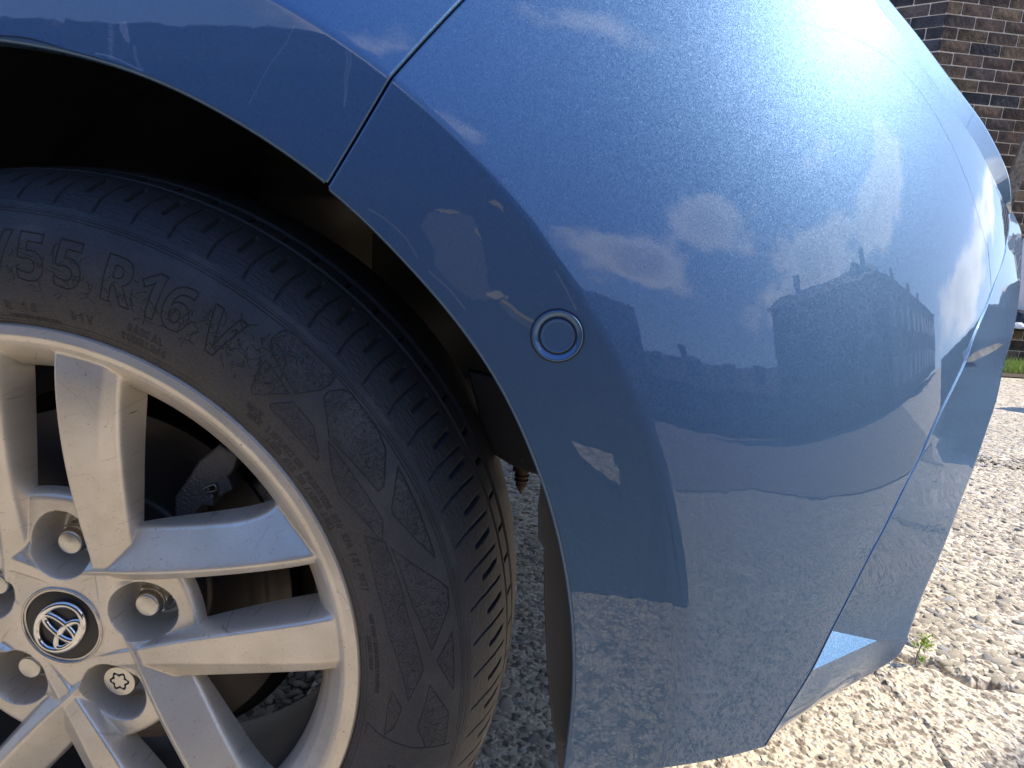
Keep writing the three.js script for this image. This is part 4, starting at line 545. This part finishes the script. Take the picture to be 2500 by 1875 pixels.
// seedling in the crack
{
  const at = onGround(2236, 1622), t = thing('seedling', 'tiny bright green seedling growing from the crack in the drive', 'weed', null, [at.x, -0.008, at.z]);
  const stem = std({ color: rgb(0.16, 0.11, 0.05), roughness: 0.8 }), leaf = new THREE.MeshPhysicalMaterial({ color: rgb(0.30, 0.46, 0.03), roughness: 0.7, transmission: 0.35, thickness: 0, side: THREE.DoubleSide });
  const top = new THREE.Vector3(0.004, 0.046, 0), st = new THREE.CatmullRomCurve3([new THREE.Vector3(0, 0, 0), new THREE.Vector3(-0.002, 0.018, 0.001), new THREE.Vector3(0.001, 0.034, 0), top]);
  mesh('stem', new THREE.TubeGeometry(st, 16, 0.0007, 6), stem, t);
  const lg = grid(4, 4, (u, v) => { const w = 0.0019 * Math.sin(Math.PI * Math.pow(v, 0.8)) * (u - 0.5) * 2; return [w, v * 0.0058, -Math.abs(u - 0.5) * 0.001 + v * v * 0.002]; });
  const cl = [[top, 34, 0.016], [new THREE.Vector3(0.008, 0.040, 0.002), 16, 0.012], [new THREE.Vector3(0.006, 0.016, 0.002), 16, 0.010], [new THREE.Vector3(-0.003, 0.036, 0), 12, 0.010]];
  for (const [c, n, s] of cl) for (let i = 0; i < n; i++) { const l = mesh('leaf', lg, leaf, t); l.position.copy(c).add(new THREE.Vector3((rnd() - 0.4) * s, (rnd() - 0.5) * s, (rnd() - 0.5) * s)); l.rotation.set((rnd() - 0.5) * 2, rnd() * 6.3, (rnd() - 0.5) * 2.2); l.scale.setScalar(0.6 + rnd() * 0.5); }
}

// ================================================================ the house beyond: a brick bay, its step and what stands there
const brickTex = dataTex(512, 512, (u, v) => { const n = fbmTile(u, v, 6, 140, 6), f = fbmTile(u, v, 90, 141, 3), s = smooth(0.55, 0.75, fbmTile(u, v, 14, 142, 4)); const k = 0.72 + (n - 0.5) * 0.9 + (f - 0.5) * 0.5; return [k + s * 0.12, k + s * 0.10, k + s * 0.07]; }, true);
const brickBump = dataTex(256, 256, (u, v) => { const n = fbmTile(u, v, 24, 150, 4); return [n, n, n]; }, false);
const brickTones = [[0.115, 0.078, 0.058], [0.145, 0.098, 0.066], [0.19, 0.135, 0.082], [0.088, 0.066, 0.058], [0.060, 0.056, 0.064], [0.10, 0.074, 0.062]].map(([r, g, b]) => std({ color: rgb(r * 1.35, g * 1.35, b * 1.35), map: brickTex, bumpMap: brickBump, bumpScale: 0.003, roughness: 0.88 }));
const mortar = std({ color: rgb(0.66, 0.57, 0.45), roughness: 0.95, bumpMap: brickBump, bumpScale: 0.002 });
const roundBox = (w, h, d, b) => { const s = new THREE.Shape(); s.moveTo(-w / 2 + b, -h / 2); s.lineTo(w / 2 - b, -h / 2); s.lineTo(w / 2, -h / 2 + b); s.lineTo(w / 2, h / 2 - b); s.lineTo(w / 2 - b, h / 2); s.lineTo(-w / 2 + b, h / 2); s.lineTo(-w / 2, h / 2 - b); s.lineTo(-w / 2, -h / 2 + b); s.closePath(); return new THREE.ExtrudeGeometry(s, { depth: d - b, bevelEnabled: true, bevelSize: b * 0.6, bevelThickness: b, bevelSegments: 1, curveSegments: 1 }); };
const brickGeos = [0, 1, 2, 3].map((k) => { const g = roundBox(0.2135, 0.0640, 0.10, 0.004), U = g.attributes.uv, P = g.attributes.position; for (let i = 0; i < P.count; i++) { U.setXY(i, P.getX(i) * 1.6 + k * 0.37, P.getY(i) * 1.6 + k * 0.61); } return g.translate(0, 0, -0.098); });
const halfGeos = [0, 1].map((k) => { const g = roundBox(0.1015, 0.0640, 0.10, 0.004), U = g.attributes.uv, P = g.attributes.position; for (let i = 0; i < P.count; i++) U.setXY(i, P.getX(i) * 1.6 + k * 0.5, P.getY(i) * 1.6 + 0.2); return g.translate(0, 0, -0.098); });
{
  const house = thing('brick_house', 'dark brick house corner with pale mortar beyond the bumper', 'house');
  const corner = EYE.clone().addScaledVector(pixelRay(2305, 60), 6.15), gy = -0.32;
  const dirR = new THREE.Vector3(Math.cos(-15 * DEG), 0, Math.sin(-15 * DEG)), dirL = new THREE.Vector3(-Math.cos(47 * DEG), 0, -Math.sin(47 * DEG));
  const faces = [[dirR, new THREE.Vector3(-dirR.z, 0, dirR.x), 2.6, 1], [dirL, new THREE.Vector3(dirL.z, 0, -dirL.x), 1.9, -1]];
  faces.forEach(([dir, nrm, len, sgn], fi) => {
    const turn = Math.atan2(nrm.x, nrm.z), rest = [], m4 = new THREE.Matrix4();
    const back = new THREE.BoxGeometry(len, 3.4, 0.12).translate(len / 2 * 1, 1.7, -0.0632); if (sgn < 0) back.scale(-1, 1, 1); if (sgn < 0) back.index.array.reverse();
    back.rotateY(turn).translate(corner.x, gy, corner.z); mesh('mortar_wall', back, mortar, house);
    for (let r = 0; r < 44; r++) for (let c = -1; c < len / 0.225; c++) {
      let a = c * 0.225 + (r % 2 ? 0.1125 : 0), b = a + 0.215; const half = a < 0; if (half) { a = 0; if (b < 0.05) continue; } if (b > len) continue;
      const s = half ? 0.0508 : (a + b) / 2, y = gy + 0.04 + r * 0.075 + (rnd() - 0.5) * 0.003, p = corner.clone().addScaledVector(dir, s + 0.003).addScaledVector(nrm, (rnd() - 0.5) * 0.003); p.y = y;
      const h = rnd(), tone = fi && c < 1 && rnd() < 0.6 ? 4 : h < 0.24 ? 0 : h < 0.42 ? 1 : h < 0.58 ? 2 : h < 0.76 ? 3 : h < 0.85 ? 4 : 5, geo = half ? halfGeos[r % 4 >> 1] : brickGeos[(r * 7 + c * 3 + 40) % 4];
      const show = y > 0.55 && y < 2.45 && a < (fi ? 0.75 : 1.15), low = !fi && y <= 0.55 && a < 0.95 && a > 0.3;
      if (show || low) { const m = mesh('brick', geo, brickTones[tone], house); m.position.copy(p); m.rotation.set((rnd() - 0.5) * 0.006, turn, (rnd() - 0.5) * 0.008); } else rest.push(plain(geo).applyMatrix4(m4.makeRotationY(turn).setPosition(p.x, p.y, p.z)));
    }
    const m = mesh('brickwork', mergeGeometries(rest), brickTones[fi ? 3 : 0], house); m.userData = { kind: 'stuff' };
  });
  // things against the wall at the very edge of the view
  const P = (u, v, t) => EYE.clone().addScaledVector(pixelRay(u, v), t);
  const panelAt = P(2512, 610, 6.25), door = thing('white_panel', 'white plastic panel with a rail leaning beside the brick wall', 'panel', null, [panelAt.x, -0.3, panelAt.z]);
  mesh('panel', roundBox(0.16, 0.72, 0.03, 0.006).rotateZ(-0.28).translate(0.015, panelAt.y + 0.3, 0), std({ color: rgb(0.62, 0.63, 0.65), roughness: 0.4 }), door);
  mesh('rail', roundBox(0.34, 0.042, 0.03, 0.006).translate(0.06, P(2490, 489, 6.2).y + 0.3, 0.045), std({ color: rgb(0.66, 0.62, 0.55), roughness: 0.5 }), door);
  mesh('foot', roundBox(0.16, 0.5, 0.03, 0.006).translate(0.03, 0.25, -0.02), std({ color: rgb(0.62, 0.63, 0.65), roughness: 0.4 }), door);
  const a = P(2462, 470, 6.3), b = P(2512, 362, 6.3), plank = thing('timber_plank', 'pale timber plank leaning against the brick wall', 'plank', null, [a.x, -0.3, a.z]);
  const len = 2.3, ang = Math.atan2(b.y - a.y, b.x - a.x), pg = roundBox(len, 0.085, 0.03, 0.004).rotateZ(ang).translate(Math.cos(ang) * 0.1, a.y + 0.3 + Math.sin(ang) * 0.1, 0); mesh('board', pg, std({ color: rgb(0.36, 0.29, 0.21), roughness: 0.8, map: brickTex }), plank);
  const sA = P(2450, 802, 6.17), step = thing('brick_step', 'low brick step below the wall at the edge of the grass', 'step', null, [sA.x, -0.36, sA.z]);
  mesh('core', new THREE.BoxGeometry(1.2, sA.y + 0.35, 0.30).translate(0.6, (sA.y + 0.35) / 2 - 0.002, -0.2), mortar, step);
  for (let r = 0; r < 4; r++) for (let c = 0; c < 5; c++) { const m = mesh('brick', brickGeos[(r + c) % 4], brickTones[[2, 1, 2, 0][(r * 3 + c) % 4]], step); m.position.set(c * 0.225 + (r % 2 ? 0.11 : 0.05), sA.y + 0.36 - 0.04 - r * 0.075, 0.005 - 0.05); }
  const bg = P(2503, 775, 6.15), bag = thing('black_bag', 'crumpled black and white bag lying on the brick step', 'bag', null, [bg.x, sA.y, bg.z - 0.05]);
  const bagGeo = new THREE.IcosahedronGeometry(0.09, 4), BP = bagGeo.attributes.position; for (let i = 0; i < BP.count; i++) { const x = BP.getX(i), y = BP.getY(i), z = BP.getZ(i), k = 0.7 + 0.6 * fbm(x * 26, y * 26, z * 26, 3); BP.setXYZ(i, x * k * 1.2, Math.max(-0.05, y * k * 0.9), z * k); } bagGeo.computeVertexNormals(); mesh('sack', bagGeo.translate(0, 0.05, 0), std({ color: rgb(0.012, 0.012, 0.014), roughness: 0.35 }), bag); mesh('paper', bagGeo.clone().scale(0.4, 0.3, 0.4).translate(-0.05, 0.02, 0.075), std({ color: rgb(0.7, 0.7, 0.7), roughness: 0.7 }), bag);
}
// grass at the foot of the step
{
  const c = onGround(2490, 910, -0.34), blade = grid(1, 3, (u, v) => [(u - 0.5) * 0.0045 * (1 - v * v), v * 0.06, v * v * 0.02]), N = 9000;
  const im = new THREE.InstancedMesh(blade, new THREE.MeshPhysicalMaterial({ color: 0xffffff, roughness: 0.7, transmission: 0.3, thickness: 0, side: THREE.DoubleSide }), N); im.name = 'lawn'; im.userData = { kind: 'stuff', label: 'bright green grass strip at the foot of the brick step', category: 'grass' };
  const m4 = new THREE.Matrix4(), q = new THREE.Quaternion(), e = new THREE.Euler();
  for (let i = 0; i < N; i++) { const x = c.x - 0.25 + rnd() * 1.5, z = c.z - 0.22 + rnd() * 0.42 - (x - c.x) * 0.15; e.set((rnd() - 0.5) * 1.1, rnd() * 6.3, (rnd() - 0.5) * 1.1); m4.compose(new THREE.Vector3(x, fall(x, z) - 0.006, z), q.setFromEuler(e), new THREE.Vector3(1, 0.6 + rnd() * 0.8, 1)); im.setMatrixAt(i, m4); const k = 0.7 + rnd() * 0.6; im.setColorAt(i, rnd() < 0.15 ? rgb(0.42 * k, 0.36 * k, 0.18 * k) : rgb(0.22 * k, 0.34 * k, 0.025 * k)); }
  im.castShadow = im.receiveShadow = true; scene.add(im);
  const soil = grid(60, 24, (u, v) => { const x = c.x - 0.45 + u * 1.9, z = c.z + 0.34 - v * 0.8 - (x - c.x) * 0.15; return [x, fall(x, z) + 0.004 + 0.016 * fbm(x * 40, 1, z * 40, 3) * Math.sin(Math.PI * clamp(v * 1.02)), z]; }, { uv: (u, v, x, y, z) => [x, z] });
  structure('soil_bed', soil, std({ color: rgb(0.10, 0.07, 0.045), roughness: 1, bumpMap: cementBump, bumpScale: 0.01 }), 'dark soil bed under the grass strip');
}

// ================================================================ across the way: seen only as reflections in the paint
const facade = std({ color: rgb(0.20, 0.12, 0.085), roughness: 0.9, map: brickTex }), tiles = std({ color: rgb(0.075, 0.06, 0.055), roughness: 0.85 }), frameWhite = std({ color: rgb(0.30, 0.30, 0.30), roughness: 0.5 }), pane = new THREE.MeshPhysicalMaterial({ color: rgb(0.05, 0.06, 0.07), roughness: 0.06, metalness: 0, specularIntensity: 1, side: THREE.DoubleSide });
function houseAcross(label, az, dist, w, d, eaves, ridge, yaw, cols, group) {
  const [dx, , dz] = azel(az, 0), h = thing('street_house', label, 'house', group, [dx * dist + 0.4, 0, dz * dist]); h.rotation.y = yaw * DEG;
  mesh('wall', new THREE.BoxGeometry(w, eaves, d).translate(0, eaves / 2, 0), facade, h);
  const gb = new THREE.Shape([[-d / 2, 0], [d / 2, 0], [0, ridge - eaves]].map((q) => new THREE.Vector2(...q))); mesh('gable', new THREE.ExtrudeGeometry(gb, { depth: w - 0.06, bevelEnabled: false }).rotateY(Math.PI / 2).translate(-w / 2 + 0.03, eaves, 0), facade, h);
  for (const s of [-1, 1]) { const sl = Math.hypot(d / 2 + 0.3, (ridge - eaves) * (1 + 0.6 / d)), a = Math.atan2(ridge - eaves, d / 2); mesh('roof', new THREE.BoxGeometry(w + 0.5, 0.12, sl).rotateX(s * a).translate(0, eaves + (ridge - eaves) / 2 + 0.02, s * (d / 4 + 0.08)), tiles, h); }
  mesh('chimney', new THREE.BoxGeometry(0.7, 1.6, 0.5).translate(w * 0.28, ridge + 0.3, 0), facade, h);
  for (let f = 0; f < 2; f++) for (let c = 0; c < cols; c++) { const x = (c + 0.5) / cols * w - w / 2, y = 1.5 + f * 2.6, win = new THREE.Group(); win.name = 'window'; win.position.set(x, y, d / 2); h.add(win); mesh('frame', new THREE.BoxGeometry(1.5, 1.3, 0.08), frameWhite, win); for (const s of [-1, 1]) mesh('pane', new THREE.BoxGeometry(0.62, 1.12, 0.02).translate(s * 0.35, 0, 0.045), pane, win); }
  return h;
}
houseAcross('tall brick house across the way, facing the car squarely', 71, 24, 11.8, 7, 6.1, 7.5, 251, 3, 'houses across the way');
for (let k = 0; k < 4; k++) { // a terrace running away from its corner
  const x = 21.5 + 0.912 * (5 + 10 * k) + 0.415 * 4, z = 0.2 - 0.41 * (5 + 10 * k) + 0.912 * 4, h = houseAcross(['first', 'second', 'third', 'fourth'][k] + ' brick terrace house along the street from the tall house', 0, 0, 9.9, 8, 5.6, 7.6, -155.7, 3, 'houses across the way'); h.position.set(x, 0, z);
}
houseAcross('low brick house beside the tall one across the way', 43, 34, 19, 8, 2.9, 5.0, 223, 5, 'houses across the way');
houseAcross('far brick house at the end of the way', 16, 40, 14, 8, 3.2, 5.4, 196, 4, 'houses across the way');
// low garden wall along the drive, on the camera's side; it shows only as the dark shape mirrored in the arch band
{
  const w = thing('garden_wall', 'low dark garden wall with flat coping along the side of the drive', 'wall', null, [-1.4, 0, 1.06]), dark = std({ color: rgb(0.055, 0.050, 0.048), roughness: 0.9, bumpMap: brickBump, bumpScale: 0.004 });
  // a small opening near its foot lets the sunlit ground behind show
  const sh = new THREE.Shape([[-1.95, 0], [1.95, 0], [1.95, 0.875], [-1.95, 0.875]].map((q) => new THREE.Vector2(...q))), gap = [[1372, 1068], [1412, 1084], [1490, 1108], [1513, 1160], [1524, 1225], [1470, 1190], [1420, 1150], [1395, 1108]].map(([u, v]) => { const p = onLip(u, v), d = pixelRay(u, v), s = d.addScaledVector(LIPN, -2 * d.dot(LIPN)), t = (0.96 - p.z) / s.z; return new THREE.Vector2(p.x + s.x * t + 1.4, p.y + HY + s.y * t); });
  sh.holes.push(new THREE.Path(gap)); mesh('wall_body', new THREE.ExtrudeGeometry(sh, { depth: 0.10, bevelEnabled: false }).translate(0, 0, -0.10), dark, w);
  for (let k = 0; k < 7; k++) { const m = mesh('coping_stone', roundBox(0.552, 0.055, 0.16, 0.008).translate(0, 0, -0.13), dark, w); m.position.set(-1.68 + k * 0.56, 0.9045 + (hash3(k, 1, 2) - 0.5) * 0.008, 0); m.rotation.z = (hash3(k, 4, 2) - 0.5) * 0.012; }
  mesh('end_pier', new THREE.BoxGeometry(0.30, 0.80, 0.14).translate(2.10, 0.40, -0.04), dark, w);
}
// low boundary wall past the bumper corner, out of the frame: the dark foot of what the corner mirrors
{
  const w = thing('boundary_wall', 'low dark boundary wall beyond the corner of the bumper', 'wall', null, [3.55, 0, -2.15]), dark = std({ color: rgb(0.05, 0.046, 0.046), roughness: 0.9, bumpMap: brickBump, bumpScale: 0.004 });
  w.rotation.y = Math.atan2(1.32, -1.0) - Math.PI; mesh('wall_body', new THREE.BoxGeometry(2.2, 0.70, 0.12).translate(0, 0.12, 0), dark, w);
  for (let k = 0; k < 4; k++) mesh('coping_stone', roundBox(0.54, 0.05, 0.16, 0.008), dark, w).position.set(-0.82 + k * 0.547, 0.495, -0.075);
}
// overhead cable from the house across to a pole
{
  const a = azel(112, 27), b = azel(131, 3.2), A = new THREE.Vector3(a[0] * 9, a[1] * 9 + 0.6, a[2] * 9), B = new THREE.Vector3(b[0] * 60, b[1] * 60 + 0.6, b[2] * 60), up = A.clone().addScaledVector(A.clone().sub(B).normalize(), 5);
  const pole = thing('telegraph_pole', 'wooden telegraph pole far beyond the car', 'pole', null, [B.x, 0, B.z]); mesh('mast', new THREE.CylinderGeometry(0.1, 0.14, B.y + 1, 12).translate(0, (B.y + 1) / 2, 0), std({ color: rgb(0.08, 0.06, 0.045), roughness: 0.9 }), pole); mesh('crossbar', new THREE.BoxGeometry(0.1, 0.1, 1.2).translate(0, B.y, 0), std({ color: rgb(0.08, 0.06, 0.045), roughness: 0.9 }), pole);
  const c = new THREE.Mesh(new THREE.TubeGeometry(new THREE.CatmullRomCurve3([B, B.clone().lerp(A, 0.5).add(new THREE.Vector3(0, -0.4, 0)), A, up]), 60, 0.022, 6), blackPlastic); c.name = 'overhead_cable'; c.userData = { label: 'black overhead cable mirrored as a thin line in the bumper', category: 'cable' }; scene.add(c);
}
camera.far = 300; camera.updateProjectionMatrix();
renderer.render(scene, camera);
